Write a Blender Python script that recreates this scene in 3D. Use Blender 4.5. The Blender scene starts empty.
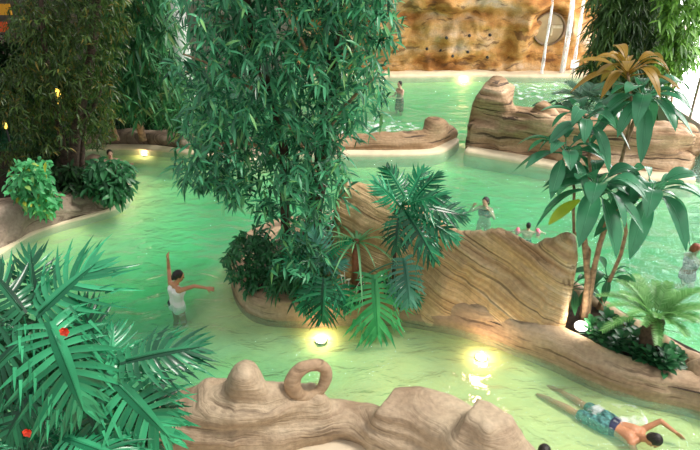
import bpy, bmesh, math, random
from mathutils import Vector as V, Matrix, noise
import numpy as np
R = random.Random(7)
PI = math.pi
SC = bpy.context.scene
COL = SC.collection
# ------------------------------------------------------------------ camera
F_PX, H = 620.0, 6.8
TH = math.atan(325 / F_PX)
CAM = V((0, 0, H))
FW = V((0, math.cos(TH), -math.sin(TH))); UP = V((0, math.sin(TH), math.cos(TH))); RT = V((1, 0, 0))
cd = bpy.data.cameras.new('camera'); cam = bpy.data.objects.new('camera', cd); COL.objects.link(cam)
cam.location = CAM; cam.rotation_euler = (PI / 2 - TH, 0, 0)
cd.sensor_width = 36; cd.lens = 36 * F_PX / 700; cd.clip_end = 200
SC.camera = cam
def ray(px, py): return FW * F_PX + RT * (px - 350) + UP * (225 - py)
def g(px, py, z=0.0):                    # point of the horizontal plane z seen at a pixel
    d = ray(px, py); return CAM + d * ((z - H) / d.z)
def at(px, py, Y):                       # point of the vertical plane y=Y seen at a pixel
    d = ray(px, py); return CAM + d * (Y / d.y)
def pxm(y): return y / F_PX              # metres per pixel at forward depth
# ------------------------------------------------------------------ objects
def tag(o, label=None, cat=None, group=None, kind=None):
    if label: o['label'] = label
    if cat: o['category'] = cat
    if group: o['group'] = group
    if kind: o['kind'] = kind
    return o
def wloc(o):
    p = V((0, 0, 0))
    while o is not None:
        p = p + V(o.location); o = o.parent
    return p
def empty(name, loc, label, cat, group=None):
    o = bpy.data.objects.new(name, None); COL.objects.link(o); o.location = V(loc); o.empty_display_size = .2
    return tag(o, label, cat, group)
class MB:
    def __init__(s): s.v = []; s.f = []
    def add(s, vs, fs):
        n = len(s.v); s.v += [tuple(p) for p in vs]; s.f += [tuple(i + n for i in q) for q in fs]
    def tube(s, pts, rs, n=8, cap=True):
        pts = [V(p) for p in pts]
        if not hasattr(rs, '__len__'): rs = [rs] * len(pts)
        k0 = len(s.v); prev = None
        for i, p in enumerate(pts):
            t = (pts[min(i + 1, len(pts) - 1)] - pts[max(i - 1, 0)]).normalized()
            if prev is None:
                a = t.orthogonal().normalized()
            else:
                a = prev - t * prev.dot(t)
                a = a.normalized() if a.length > 1e-6 else t.orthogonal().normalized()
            prev = a; b = t.cross(a)
            for j in range(n):
                w = 2 * PI * j / n; s.v.append(tuple(p + (a * math.cos(w) + b * math.sin(w)) * rs[i]))
        for i in range(len(pts) - 1):
            for j in range(n):
                s.f.append((k0 + i * n + j, k0 + i * n + (j + 1) % n, k0 + (i + 1) * n + (j + 1) % n, k0 + (i + 1) * n + j))
        if cap:
            s.f.append(tuple(k0 + j for j in reversed(range(n)))); e = k0 + (len(pts) - 1) * n
            s.f.append(tuple(e + j for j in range(n)))
    def ball(s, c, r, n=12, m=8, mat=None):
        c = V(c); r = V(r) if hasattr(r, '__len__') else V((r, r, r)); k0 = len(s.v)
        def put(p):
            p = V((p[0] * r.x, p[1] * r.y, p[2] * r.z)); s.v.append(tuple(c + (mat @ p if mat else p)))
        put((0, 0, -1))
        for i in range(1, m):
            t = -PI / 2 + PI * i / m
            for j in range(n):
                w = 2 * PI * j / n; put((math.cos(t) * math.cos(w), math.cos(t) * math.sin(w), math.sin(t)))
        put((0, 0, 1))
        for j in range(n):
            s.f.append((k0, k0 + 1 + (j + 1) % n, k0 + 1 + j))
            e = k0 + 1 + (m - 2) * n; s.f.append((e + j, e + (j + 1) % n, k0 + 1 + (m - 1) * n))
        for i in range(m - 2):
            for j in range(n):
                a = k0 + 1 + i * n; s.f.append((a + j, a + (j + 1) % n, a + n + (j + 1) % n, a + n + j))
    def cap(s, a, b, ra, rb, n=12):      # tapered capsule
        a = V(a); b = V(b); t = (b - a); L = t.length
        t = t.normalized() if L > 1e-6 else V((0, 0, 1))
        pts = []; rs = []
        for k in range(1, 5):
            w = PI / 2 * k / 4; pts.append(a - t * (ra * math.cos(w))); rs.append(ra * math.sin(w))
        for k in range(4):
            w = PI / 2 * k / 4; pts.append(b + t * (rb * math.sin(w) + 1e-4)); rs.append(rb * math.cos(w))
        s.tube(pts, rs, n)
    def box(s, lo, hi):
        x0, y0, z0 = lo; x1, y1, z1 = hi
        s.add([(x0, y0, z0), (x1, y0, z0), (x1, y1, z0), (x0, y1, z0), (x0, y0, z1), (x1, y0, z1), (x1, y1, z1), (x0, y1, z1)],
              [(0, 3, 2, 1), (4, 5, 6, 7), (0, 1, 5, 4), (1, 2, 6, 5), (2, 3, 7, 6), (3, 0, 4, 7)])
    def build(s, name, mat, parent=None, smooth=True, loc=None):
        off = wloc(parent) if parent else (V(loc) if loc is not None else V((0, 0, 0)))
        me = bpy.data.meshes.new(name)
        me.from_pydata([(x - off.x, y - off.y, z - off.z) for x, y, z in s.v], [], s.f)
        if smooth: me.polygons.foreach_set('use_smooth', [True] * len(me.polygons))
        me.update()
        for m in (mat if isinstance(mat, (list, tuple)) else [mat]): me.materials.append(m)
        o = bpy.data.objects.new(name, me); COL.objects.link(o)
        if parent: o.parent = parent
        elif loc is not None: o.location = off
        return o
def base_of(mb):
    xs = [p[0] for p in mb.v]; ys = [p[1] for p in mb.v]
    return V(((min(xs) + max(xs)) / 2, (min(ys) + max(ys)) / 2, min(p[2] for p in mb.v)))
# ------------------------------------------------------------------ materials
def nm(name):
    m = bpy.data.materials.new(name); m.use_nodes = True; t = m.node_tree
    for n in list(t.nodes): t.nodes.remove(n)
    o = t.nodes.new('ShaderNodeOutputMaterial')
    return m, t, o
def N(t, ty, **kw):
    n = t.nodes.new(ty)
    for k, v in kw.items():
        if k in n.inputs: n.inputs[k].default_value = v
        else: setattr(n, k, v)
    return n
def c4(c): return (c[0], c[1], c[2], 1)
def ramp(t, fac, stops):
    r = t.nodes.new('ShaderNodeValToRGB'); e = r.color_ramp.elements
    while len(e) < len(stops): e.new(.5)
    for el, (p, c) in zip(e, stops): el.position = p; el.color = c4(c)
    t.links.new(fac, r.inputs['Fac']); return r.outputs['Color']
def plain(name, col, rough=.5, var=.12, scale=6, bump=.0, emit=None, metal=0):
    m, t, o = nm(name); b = N(t, 'ShaderNodeBsdfPrincipled', Roughness=rough, Metallic=metal)
    tc = N(t, 'ShaderNodeTexCoord'); nz = N(t, 'ShaderNodeTexNoise', Scale=scale, Detail=4)
    t.links.new(tc.outputs['Object'], nz.inputs['Vector'])
    lo = [max(0, x * (1 - 2 * var)) for x in col]; hi = [min(1, x * (1 + 2 * var)) for x in col]
    t.links.new(ramp(t, nz.outputs['Fac'], [(.3, lo), (.7, hi)]), b.inputs['Base Color'])
    if bump:
        bp = N(t, 'ShaderNodeBump', Strength=bump, Distance=.02); t.links.new(nz.outputs['Fac'], bp.inputs['Height']); t.links.new(bp.outputs[0], b.inputs['Normal'])
    if emit: b.inputs['Emission Color'].default_value = c4(emit[0]); b.inputs['Emission Strength'].default_value = emit[1]
    t.links.new(b.outputs[0], o.inputs['Surface']); return m
def leafm(name, lo, hi, rough=.38, trans=.3, third=None):
    m, t, o = nm(name); b = N(t, 'ShaderNodeBsdfPrincipled', Roughness=rough)
    gi = N(t, 'ShaderNodeNewGeometry')
    st = [(0, lo), (.85, hi)] + ([(1, third)] if third else [])
    cr = ramp(t, gi.outputs['Random Per Island'], st)
    nz = N(t, 'ShaderNodeTexNoise', Scale=1.6, Detail=3); tc = N(t, 'ShaderNodeTexCoord'); t.links.new(tc.outputs['Object'], nz.inputs['Vector'])
    mx = N(t, 'ShaderNodeMix', data_type='RGBA', blend_type='MULTIPLY'); mx.inputs['Factor'].default_value = .8
    t.links.new(cr, mx.inputs['A']); t.links.new(ramp(t, nz.outputs['Fac'], [(.35, (.6, .65, .6)), (.65, (1.25, 1.2, 1.15))]), mx.inputs['B'])
    t.links.new(mx.outputs['Result'], b.inputs['Base Color'])
    tr = N(t, 'ShaderNodeBsdfTranslucent'); t.links.new(mx.outputs['Result'], tr.inputs['Color'])
    ms = N(t, 'ShaderNodeMixShader', Fac=trans); t.links.new(b.outputs[0], ms.inputs[1]); t.links.new(tr.outputs[0], ms.inputs[2])
    t.links.new(ms.outputs[0], o.inputs['Surface']); return m
def rockm(name, cols, dip=(0, 0), freq=5.0, crack=(.07, .04, .02), bump=.6, along=.35, crackamt=.75, twist=.35):
    # layered stone: colour bands follow s = z + dip.xy, stretched along the layers
    m, t, o = nm(name); b = N(t, 'ShaderNodeBsdfPrincipled', Roughness=.75)
    tc = N(t, 'ShaderNodeTexCoord'); L = t.links
    nz0 = N(t, 'ShaderNodeTexNoise', Scale=.9, Detail=3); L.new(tc.outputs['Object'], nz0.inputs['Vector'])
    sep = N(t, 'ShaderNodeSeparateXYZ'); L.new(tc.outputs['Object'], sep.inputs[0])
    def math_(op, a, bb):
        n = N(t, 'ShaderNodeMath', operation=op)
        for i, x in enumerate((a, bb)):
            if isinstance(x, (int, float)): n.inputs[i].default_value = x
            else: L.new(x, n.inputs[i])
        return n.outputs[0]
    s = math_('ADD', sep.outputs['Z'], math_('MULTIPLY', sep.outputs['X'], dip[0]))
    s = math_('ADD', s, math_('MULTIPLY', sep.outputs['Y'], dip[1]))
    s = math_('ADD', s, math_('MULTIPLY', nz0.outputs['Fac'], twist))
    cb = N(t, 'ShaderNodeCombineXYZ'); L.new(math_('MULTIPLY', sep.outputs['X'], along), cb.inputs[0]); L.new(math_('MULTIPLY', sep.outputs['Y'], along), cb.inputs[1]); L.new(math_('MULTIPLY', s, freq), cb.inputs[2])
    n1 = N(t, 'ShaderNodeTexNoise', Scale=1.0, Detail=5, Roughness=.6); L.new(cb.outputs[0], n1.inputs['Vector'])
    n2 = N(t, 'ShaderNodeTexNoise', Scale=2.3, Detail=4, Roughness=.55); L.new(cb.outputs[0], n2.inputs['Vector'])
    big = N(t, 'ShaderNodeTexNoise', Scale=.8, Detail=4); L.new(tc.outputs['Object'], big.inputs['Vector'])
    fine = N(t, 'ShaderNodeTexNoise', Scale=14, Detail=6); L.new(tc.outputs['Object'], fine.inputs['Vector'])
    f = math_('ADD', math_('MULTIPLY', n1.outputs['Fac'], .6), math_('MULTIPLY', big.outputs['Fac'], .4))
    k = len(cols); base = ramp(t, f, [(.34 + .32 * i / (k - 1), c) for i, c in enumerate(cols)])
    ck = ramp(t, n2.outputs['Fac'], [(.36, (1, 1, 1)), (.43, (0, 0, 0))])
    mx = N(t, 'ShaderNodeMix', data_type='RGBA'); L.new(math_('MULTIPLY', ck, crackamt), mx.inputs['Factor']); L.new(base, mx.inputs['A']); mx.inputs['B'].default_value = c4(crack)
    m2 = N(t, 'ShaderNodeMix', data_type='RGBA', blend_type='MULTIPLY'); m2.inputs['Factor'].default_value = .6
    L.new(mx.outputs['Result'], m2.inputs['A']); L.new(ramp(t, fine.outputs['Fac'], [(.3, (.7, .7, .7)), (.7, (1.2, 1.2, 1.2))]), m2.inputs['B'])
    L.new(m2.outputs['Result'], b.inputs['Base Color'])
    h = math_('ADD', math_('MULTIPLY', n2.outputs['Fac'], 1.0), math_('MULTIPLY', fine.outputs['Fac'], .25))
    bp = N(t, 'ShaderNodeBump', Strength=bump, Distance=.06); L.new(h, bp.inputs['Height']); L.new(bp.outputs[0], b.inputs['Normal'])
    L.new(b.outputs[0], o.inputs['Surface']); return m
TAN = [(.20, .125, .07), (.36, .25, .155), (.47, .35, .235), (.62, .50, .37)]
M = dict(
    slab=rockm('layered sandstone', [(.22, .125, .05), (.48, .31, .15), (.64, .46, .25), (.78, .65, .45)], dip=(.5, 0), freq=8.5, twist=.3, along=.2, crackamt=.62, bump=.9),
    coping=rockm('coping stone', [(.22, .13, .075), (.38, .25, .15), (.46, .33, .21), (.56, .44, .31)], freq=4.2, crackamt=.65, bump=.7),
    front=rockm('sculpted stone', [(.24, .15, .085), (.40, .29, .19), (.50, .385, .26), (.60, .49, .36)], dip=(.12, .1), freq=5.0, twist=.45, crackamt=.6, bump=.8),
    far=rockm('banded stone', [(.15, .085, .04), (.33, .205, .105), (.46, .31, .18), (.66, .51, .36)], freq=5.5, twist=.22, crackamt=1.0, bump=1.0, along=.25),
    bank=rockm('streaked bank stone', [(.09, .06, .04), (.24, .17, .12), (.36, .27, .20), (.50, .40, .31)], dip=(.85, -.75), freq=4.2, twist=.3, crackamt=.95, along=.12, bump=.9),
    wall=rockm('ochre cliff stone', [(.10, .04, .012), (.40, .165, .03), (.54, .29, .08), (.58, .38, .19), (.56, .43, .33)], freq=1.7, twist=1.0, along=.5, crackamt=.7, crack=(.10, .035, .01), bump=1.0),
    rim=plain('cream rim', (.74, .62, .42), .6, .06, 3),
    deck=plain('beige deck', (.66, .55, .40), .7, .06, 4),
    soil=plain('dark soil', (.035, .022, .013), .95, .4, 12, .6),
    bark=plain('tan bark', (.36, .235, .14), .85, .25, 12, .6),
    darkbark=plain('dark bark', (.065, .042, .028), .9, .3, 14, .6),
    stem=plain('green stem', (.09, .17, .05), .5, .15, 6),
    redstem=plain('reddish trunk', (.25, .09, .05), .6, .2, 9, .3),
    ficus=leafm('ficus leaves', (.008, .085, .036), (.11, .50, .25), .32, .22, third=(.26, .58, .2)),
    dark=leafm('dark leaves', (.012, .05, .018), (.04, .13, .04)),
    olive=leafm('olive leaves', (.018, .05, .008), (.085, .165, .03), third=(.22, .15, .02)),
    hang=leafm('hanging leaves', (.02, .11, .045), (.11, .40, .16), third=(.32, .36, .12)),
    bright=leafm('bright leaves', (.06, .36, .13), (.14, .60, .24), third=(.6, .55, .06)),
    cover=leafm('groundcover leaves', (.015, .09, .035), (.06, .26, .10)),
    philo=leafm('philodendron leaf', (.006, .16, .068), (.06, .50, .235), .27, .15),
    philod=leafm('deep green philodendron leaf', (.003, .06, .027), (.028, .28, .12), .27, .15),
    philob=leafm('blue green philodendron leaf', (.05, .26, .18), (.14, .44, .34), .3, .2),
    philol=leafm('light green philodendron leaf', (.05, .45, .15), (.14, .72, .28), .3, .3),
    big=leafm('broad leaf', (.02, .15, .07), (.10, .38, .20), .27, .2),
    yellow=leafm('ochre leaf', (.20, .10, .012), (.50, .31, .035), .4, .3),
    lime=leafm('lime leaf', (.30, .44, .03), (.45, .55, .06), .4, .4),
    cyc=leafm('palm leaf', (.16, .42, .12), (.32, .62, .24), .4, .35),
    greypalm=leafm('grey green palm leaf', (.07, .17, .10), (.18, .34, .24), .4, .3),
    straps=leafm('strap leaf', (.10, .36, .16), (.26, .60, .30), .35, .3),
    white=plain('white', (.85, .84, .82), .5, .03), flower=plain('red petals', (.85, .06, .02), .5, .1),
    skin=plain('skin', (.56, .30, .18), .5, .06), skin2=plain('tanned skin', (.60, .27, .14), .5, .06), pale=plain('light skin', (.68, .40, .29), .5, .05),
    hair=plain('black hair', (.018, .012, .010), .5, .3, 40, .5), auburn=plain('auburn hair', (.27, .07, .025), .5, .25, 40, .5),
    whitesuit=plain('white swimsuit', (.86, .84, .80), .7, .03), teal=plain('patterned teal shorts', (.06, .19, .18), .7, .5, 16), navy=plain('navy waistband', (.02, .025, .07), .7),
    pink=plain('pink vinyl', (.85, .20, .28), .35, .05), blacksuit=plain('black swimwear', (.02, .02, .025), .7),
    eye=plain('dark eyes', (.03, .02, .015), .2), lip=plain('lips', (.45, .13, .11), .5),
    metal=plain('grey metal', (.35, .34, .32), .35, .05, metal=.8), blackm=plain('black metal', (.03, .03, .03), .5),
)
SHORE = []                                # waterlines, for the depth of the basin
def catmull(P, step):
    P = [np.array(p, float) for p in P]; out = []
    for i in range(len(P) - 1):
        p0 = P[max(i - 1, 0)]; p1 = P[i]; p2 = P[i + 1]; p3 = P[min(i + 2, len(P) - 1)]
        n = max(2, int(np.linalg.norm(p2[:2] - p1[:2]) / step))
        for k in range(n):
            t = k / n
            c = .5 * (2 * p1 + (p2 - p0) * t + (2 * p0 - 5 * p1 + 4 * p2 - p3) * t * t + (3 * p1 - p0 - 3 * p2 + p3) * t ** 3)
            out.append(c)
    out.append(P[-1]); return out
def fbm(p, o=3):
    a = 0; w = 1
    for k in range(o):
        a += w * noise.noise(p); p = p * 2.1 + V((5.2, 1.3, 8.1)); w *= .5
    return a
def ridge(mb, pts, zb=0., side=1, n=2.4, cap=(.4, .4), amp=.05, led=.03, lfreq=4., dip=(0, 0), skirt=1.3, res=.07, m=26, seed=0, batter=0., shore=True, shape=None, nf=1.2):
    # pts: (x, y, height, thickness); the body lies to the 'side' of the walking direction
    S = catmull(pts, res); off = V((seed * 7.1, seed * 3.3, seed * 1.7))
    if shore: SHORE.append([(p[0], p[1]) for p in S])
    arc = [0.]
    for a, b in zip(S[:-1], S[1:]): arc.append(arc[-1] + float(np.linalg.norm(b[:2] - a[:2])))
    L = arc[-1]; rings = []
    for i, p in enumerate(S):
        a = S[max(i - 2, 0)]; b = S[min(i + 2, len(S) - 1)]
        t = V((b[0] - a[0], b[1] - a[1], 0)).normalized(); nr = V((-t.y, t.x, 0)) * side
        e = 1.
        if cap[0] and arc[i] < cap[0]: q = 1 - arc[i] / cap[0]; e = min(e, math.sqrt(max(0, 1 - q * q)) * .92 + .08)
        if cap[1] and L - arc[i] < cap[1]: q = 1 - (L - arc[i]) / cap[1]; e = min(e, math.sqrt(max(0, 1 - q * q)) * .92 + .08)
        hh, tt = p[2], p[3]; h = hh * (.35 + .65 * e) if n > 3 else hh * e; w = tt * e
        o = V((p[0], p[1], zb)) + nr * (tt * (1 - e) / 2)
        ring = []
        for k in range(m):
            u = k / (m - 1)
            if u < .1: x, z = 0, -skirt * (1 - u / .1); ox, oz = -1, 0
            elif u > .9: x, z = w, -skirt * ((u - .9) / .1); ox, oz = 1, 0
            else:
                f = PI - PI * (u - .1) / .8; c, s = math.cos(f), math.sin(f)
                cx = math.copysign(abs(c) ** (2 / n), c); sz = abs(s) ** (2 / n)
                x = w / 2 + w / 2 * cx; z = h * sz; ox, oz = cx, sz
                if batter: x += batter * z * (1 - (x / max(w, 1e-3)))
            q = o + nr * x + V((0, 0, z)); dirn = (nr * ox + V((0, 0, oz)))
            if dirn.length > 0: dirn.normalize()
            sN = q.z + dip[0] * q.x + dip[1] * q.y
            d = amp * fbm(q * nf + off) * min(1, .35 + z / .3 if z > 0 else .35)
            if z > 0:
                l = noise.noise(V((q.x * .35, q.y * .35, sN * lfreq)) + off); l2 = noise.noise(V((q.x * .6, q.y * .6, sN * lfreq * 2.3)) + off)
                d += led * (math.tanh(l * 5) + .5 * math.tanh(l2 * 4)) * (abs(ox) * .8 + .2)
            if shape: d += shape(q, arc[i] / L, u)
            ring.append(q + dirn * d)
        rings.append(ring)
    k0 = len(mb.v)
    for r in rings: mb.v += [tuple(q) for q in r]
    flip = side < 0
    for i in range(len(rings) - 1):
        for k in range(m - 1):
            q = (k0 + i * m + k, k0 + i * m + k + 1, k0 + (i + 1) * m + k + 1, k0 + (i + 1) * m + k)
            mb.f.append(q if flip else q[::-1])
    e = k0 + (len(rings) - 1) * m
    mb.f.append(tuple(k0 + k for k in range(m))); mb.f.append(tuple(e + k for k in reversed(range(m))))
    return S
def rp(base, top=None, h=None, t=.6, zb=0., fr=.5):
    # waterline pixel + silhouette pixel row -> (x, y, height, thickness)
    p = g(base[0], base[1], zb)
    if h is None: h = max(.05, at(base[0], top, p.y + t * fr).z - zb)
    return (p.x, p.y, h, t)

# ---------------------------------------------------- central planted island: kerb, slab, soil
isl_loc = g(420, 315)
island = empty('rock_island', (isl_loc.x, isl_loc.y, 0), 'central sandstone island with planted kerb and a large layered slab between the pool channels', 'rock island')
kb = MB()
front = [(800, 452), (750, 432), (700, 412), (650, 400), (600, 385), (560, 367), (520, 350), (480, 335), (440, 325), (395, 319), (345, 319), (300, 321), (262, 317), (242, 306), (232, 287), (232, 268), (241, 249), (258, 237), (290, 226), (325, 220), (352, 216)]
hs = [.42, .42, .42, .42, .44, .48, .50, .52, .5, .45, .42, .42, .42, .42, .42, .40, .38, .36, .34, .34, .34]
ridge(kb, [rp(b, h=h, t=.55) for b, h in zip(front, hs)], side=-1, n=2.6, cap=(0, .5), amp=.065, led=.02, seed=1, lfreq=5)
ridge(kb, [rp(b, h=h, t=.4) for b, h in [((562, 292), .5), ((590, 306), .42), ((620, 325), .42), ((650, 343), .42), ((690, 366), .42), ((740, 397), .42), ((790, 428), .42)]], side=-1, n=2.4, cap=(.3, 0), amp=.07, led=.012, seed=2)
ridge(kb, [rp(b, h=h, t=.75, zb=.2) for b, h in [((672, 384), .3), ((690, 390), .55), ((715, 402), .6), ((745, 420), .5)]], side=1, n=2.2, cap=(.4, .4), amp=.09, led=.03, seed=3, shore=False, skirt=.6)
kb.build('kerb', M['coping'], island)
sb = MB()
tops = [((322, 300), 226), ((338, 302), 192), ((358, 303), 187), ((382, 305), 197), ((410, 306), 212), ((434, 310), 226), ((455, 312), 233), ((470, 315), 233), ((488, 320), 232), ((505, 325), 239), ((519, 329), 246), ((530, 332), 244), ((540, 335), 241), ((550, 338), 240), ((559, 341), 243)]
def slabshape(q, s, u):
    # flutes and hollow pockets low on the face
    d = 0
    for (px, py, r, a) in [(428, 290, .30, .09), (484, 298, .28, .09)]:
        c = g(px, py + 14, .3); dd = math.hypot(q.x - c.x, (q.z - 1.0) * 1.5)
        if u < .5: d -= a * math.exp(-(dd / r) ** 2)
    return d
ridge(sb, [rp(b, top=t, t=.62, zb=.30) for b, t in tops], zb=.30, side=1, n=5.5, cap=(.3, .22), amp=.07, led=.065, lfreq=5.5, dip=(.5, 0), seed=4, m=46, res=.045, skirt=.7, shore=False, batter=.16, shape=slabshape)
slab = sb.build('rock_slab', M['slab'], island)
def soil_poly(px, z, name, parent):
    bm = bmesh.new(); vs = [bm.verts.new(g(a, b, z)) for a, b in px]; f = bm.faces.new(vs)
    bmesh.ops.triangulate(bm, faces=[f]); mb = MB()
    bm.verts.index_update(); mb.add([v.co.copy() for v in bm.verts], [tuple(v.index for v in q.verts) for q in bm.faces])
    lo = len(mb.v); bm.free(); return mb.build(name, M['soil'], parent, smooth=False)
soil_poly([(790, 435), (700, 394), (650, 382), (600, 366), (560, 348), (520, 332), (480, 318), (440, 306), (395, 300), (345, 300), (300, 302), (265, 299), (250, 290), (246, 270), (255, 250), (290, 234), (340, 222), (380, 230), (440, 260), (500, 280), (562, 282), (600, 298), (640, 322), (700, 352), (790, 410)], .30, 'soil', island)

# ---------------------------------------------------- sculpted foreground rock with the stone ring
fb = MB(); ZD = .12
fr = [((120, 470), 425, 1.1), ((150, 470), 414, 1.0), ((172, 468), 406, .95), ((195, 466), 401, .9), ((212, 464), 393, .85), ((222, 463), 388, .8), ((232, 462), 382, .75), ((240, 461), 373, .72), ((248, 460), 367, .7), ((256, 459), 367, .7), ((265, 458), 373, .72), ((276, 456), 382, .7), ((288, 452), 383, .66), ((300, 448), 386, .66), ((312, 446), 389, .66), ((322, 444), 386, .62), ((330, 442), 392, .55), ((334, 441), 403, .48), ((345, 441), 407, .45), ((356, 443), 408, .45), ((363, 446), 406, .5), ((369, 451), 398, .62), ((378, 455), 396, .75), ((392, 458), 397, .85), ((408, 461), 399, .9), ((425, 466), 404, .95), ((444, 472), 408, .95), ((455, 478), 411, .9), ((463, 482), 408, .9), ((475, 488), 404, .9), ((490, 492), 406, .9), ((505, 500), 414, .9), ((520, 508), 428, .9), ((535, 518), 448, .9), ((560, 540), 470, .9)]
def knobs(q, s, u):
    d = 0
    for px, py, r, a in [(212, 394, .14, .05), (252, 372, .18, .05), (430, 408, .3, .05)]:
        c = at(px, py, q.y); d += a * math.exp(-((q - c).length / r) ** 2)
    return d
fr = [((b[0] - max(0, b[0] - 400) * .36, b[1]), t, k) for b, t, k in fr]
ridge(fb, [rp(b, top=t, t=k, zb=ZD) for b, t, k in fr], zb=ZD, side=1, n=2.7, cap=(.3, .3), amp=.05, led=.06, lfreq=3.6, dip=(.1, .0), seed=6, m=44, res=.035, skirt=1.4, shape=knobs, nf=1.7)
SHORE.append([tuple(g(x, y).xy) for x, y in [(60, 450), (120, 425), (170, 408), (210, 396), (250, 388), (300, 395), (340, 410), (400, 402), (470, 415), (520, 440), (560, 470)]])
c0 = g(310, 451, ZD); Yr = c0.y + .36
frock = empty('sculpted_rock', (g(300, 452).x, g(300, 452).y, 0), 'pale sculpted rock wall with knobs and a stone ring in the foreground beside the deck', 'rock')
fb.build('rock_body', M['front'], frock)
rg = MB(); rc = at(309.5, 379, Yr); rr = 15.8 * pxm((rc - CAM).dot(FW))
pts = []; rs = []
for k in range(41):
    w = 2 * PI * k / 40; p = V((rc.x + rr * math.cos(w) * 1.05, rc.y + .10 * math.cos(w), rc.z + rr * math.sin(w) * 1.1 * (1 if math.sin(w) > 0 else 1.3)))
    pts.append(p + V((0, 0, .015)) * noise.noise(p * 6)); rs.append((.064 + .024 * (math.cos(w) < 0) * abs(math.cos(w)) + .012 * noise.noise(p * 5)) * 1.25)
rg.tube(pts, rs, 16, cap=False); rg.build('stone_ring', M['coping'], frock)

# ---------------------------------------------------- mid and far rocks
def rim(mb, px, h=.07, w=.22, side=1, cap=(.1, .1), out=.10):
    P = [g(x, y) for x, y in px]
    ridge(mb, [(p.x, p.y - out, h, w) for p in P], side=side, n=3, cap=cap, amp=.012, led=0, skirt=.5, m=14, res=.12, shore=False)
def rock(name, label, parts, loc_px, cat='rock'):
    e = empty(name, (g(*loc_px).x, g(*loc_px).y, 0), label, cat)
    for nm_, mb, mat in parts: mb.build(nm_, mat, e)
    return e
a = MB(); px = [((463, 149), 98, .9), ((470, 150), 92, 1.0), ((476, 151), 86, 1.0), ((484, 152), 83, 1.0), ((491, 153), 85, 1.0), ((496, 154), 91, .95), ((500, 155), 100, .9), ((508, 156), 106, .75), ((518, 158), 110, .7), ((530, 160), 106, .75), ((545, 163), 110, .75), ((560, 165), 114, .75), ((580, 168), 116, .75), ((605, 170), 118, .75), ((630, 172), 122, .75), ((655, 174), 127, .75), ((675, 175), 128, .75), ((688, 175), 131, .7), ((694, 175), 140, .6)]
ridge(a, [rp(b, top=t, t=k) for b, t, k in px], side=1, n=4.6, cap=(.18, .35), amp=.12, led=.20, lfreq=2.8, seed=8, m=40, res=.08, shape=lambda q, s, u: 0)
r = MB(); rim(r, [(460, 150), (490, 155), (520, 160), (560, 167), (600, 172), (650, 177), (692, 178)], h=.16, w=.5, out=.35)
rock('banded_rock_wall', 'long banded rock wall with a tall knob end dividing the far pools', [('rock_body', a, M['far']), ('rim', r, M['rim'])], (560, 165))
a = MB(); px = [((296, 152), 138, 1.0), ((330, 152), 135, 1.0), ((352, 152), 133, 1.0), ((375, 152), 132, 1.0), ((400, 152), 133, .9), ((420, 151), 132, .85), ((432, 150), 127, .8), ((440, 148), 118, .75), ((446, 145), 117, .7), ((452, 141), 122, .7), ((458, 137), 128, .6)]
ridge(a, [rp(b, top=t, t=k) for b, t, k in px], side=1, n=2.6, cap=(.4, .3), amp=.10, led=.05, lfreq=3, seed=9, m=30)
r = MB(); rim(r, [(296, 154), (350, 154), (400, 154), (425, 153), (440, 151), (452, 145), (459, 138)], h=.10, w=.4, out=.22)
rock('stone_barrier', 'low curved rock arm with an upturned end reaching past the large tree', [('rock_body', a, M['far']), ('rim', r, M['rim'])], (400, 150))
a = MB(); px = [((60, 148), 133, .9), ((84, 148), 134, 1.0), ((110, 146), 133, 1.0), ((140, 146), 132, 1.0), ((165, 148), 134, 1.0), ((190, 151), 135, 1.0), ((220, 155), 138, 1.0), ((255, 160), 144, 1.0)]
ridge(a, [rp(b, top=t, t=k) for b, t, k in px], side=1, n=2.8, cap=(.4, .4), amp=.10, led=.06, lfreq=3, seed=10, m=30)
r = MB(); rim(r, [(60, 150), (84, 150), (110, 148), (140, 148), (165, 150), (190, 153), (220, 157), (255, 162)], h=.09, w=.35, out=.18)
rock('rock_ledge', 'low dark rock ledge along the far left pool edge under the hanging leaves', [('rock_body', a, M['bank']), ('rim', r, M['rim'])], (140, 147))

# ---------------------------------------------------- left planter bank
a = MB(); wl = [(-70, 300), (-30, 272), (0, 253), (30, 235), (60, 224), (90, 216), (112, 209), (126, 200), (131, 190), (126, 179), (112, 170), (95, 163)]
th = [1.5, 1.5, 1.45, 1.25, 1.0, .8, .65, .5, .45, .45, .45, .45]
hb = [.75, .75, .72, .66, .58, .5, .42, .36, .34, .34, .34, .34]
ridge(a, [rp(b, h=h, t=t) for b, h, t in zip(wl, hb, th)], side=1, n=2.1, cap=(0, .3), amp=.09, led=.05, lfreq=4.0, dip=(.85, -.75), seed=11, m=30)
r = MB(); P = [g(x, y) for x, y in wl]; P = [V((p.x + .06, p.y - .06, 0)) for p in P]
ridge(r, [(p.x, p.y, .07, .28) for p in P], side=1, n=3, cap=(0, .1), amp=.01, led=0, skirt=.5, m=14, shore=False)
bank = rock('planter_bank', 'sloping streaked stone bank of the planter at the left pool edge', [('stone_bank', a, M['bank']), ('rim', r, M['rim'])], (70, 215), 'planter bank')
soil_poly([(-70, 240), (0, 215), (50, 206), (85, 200), (108, 194), (118, 186), (112, 176), (95, 168), (60, 158), (20, 152), (-60, 150), (-160, 150), (-160, 260)], .34, 'soil', bank)

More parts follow.
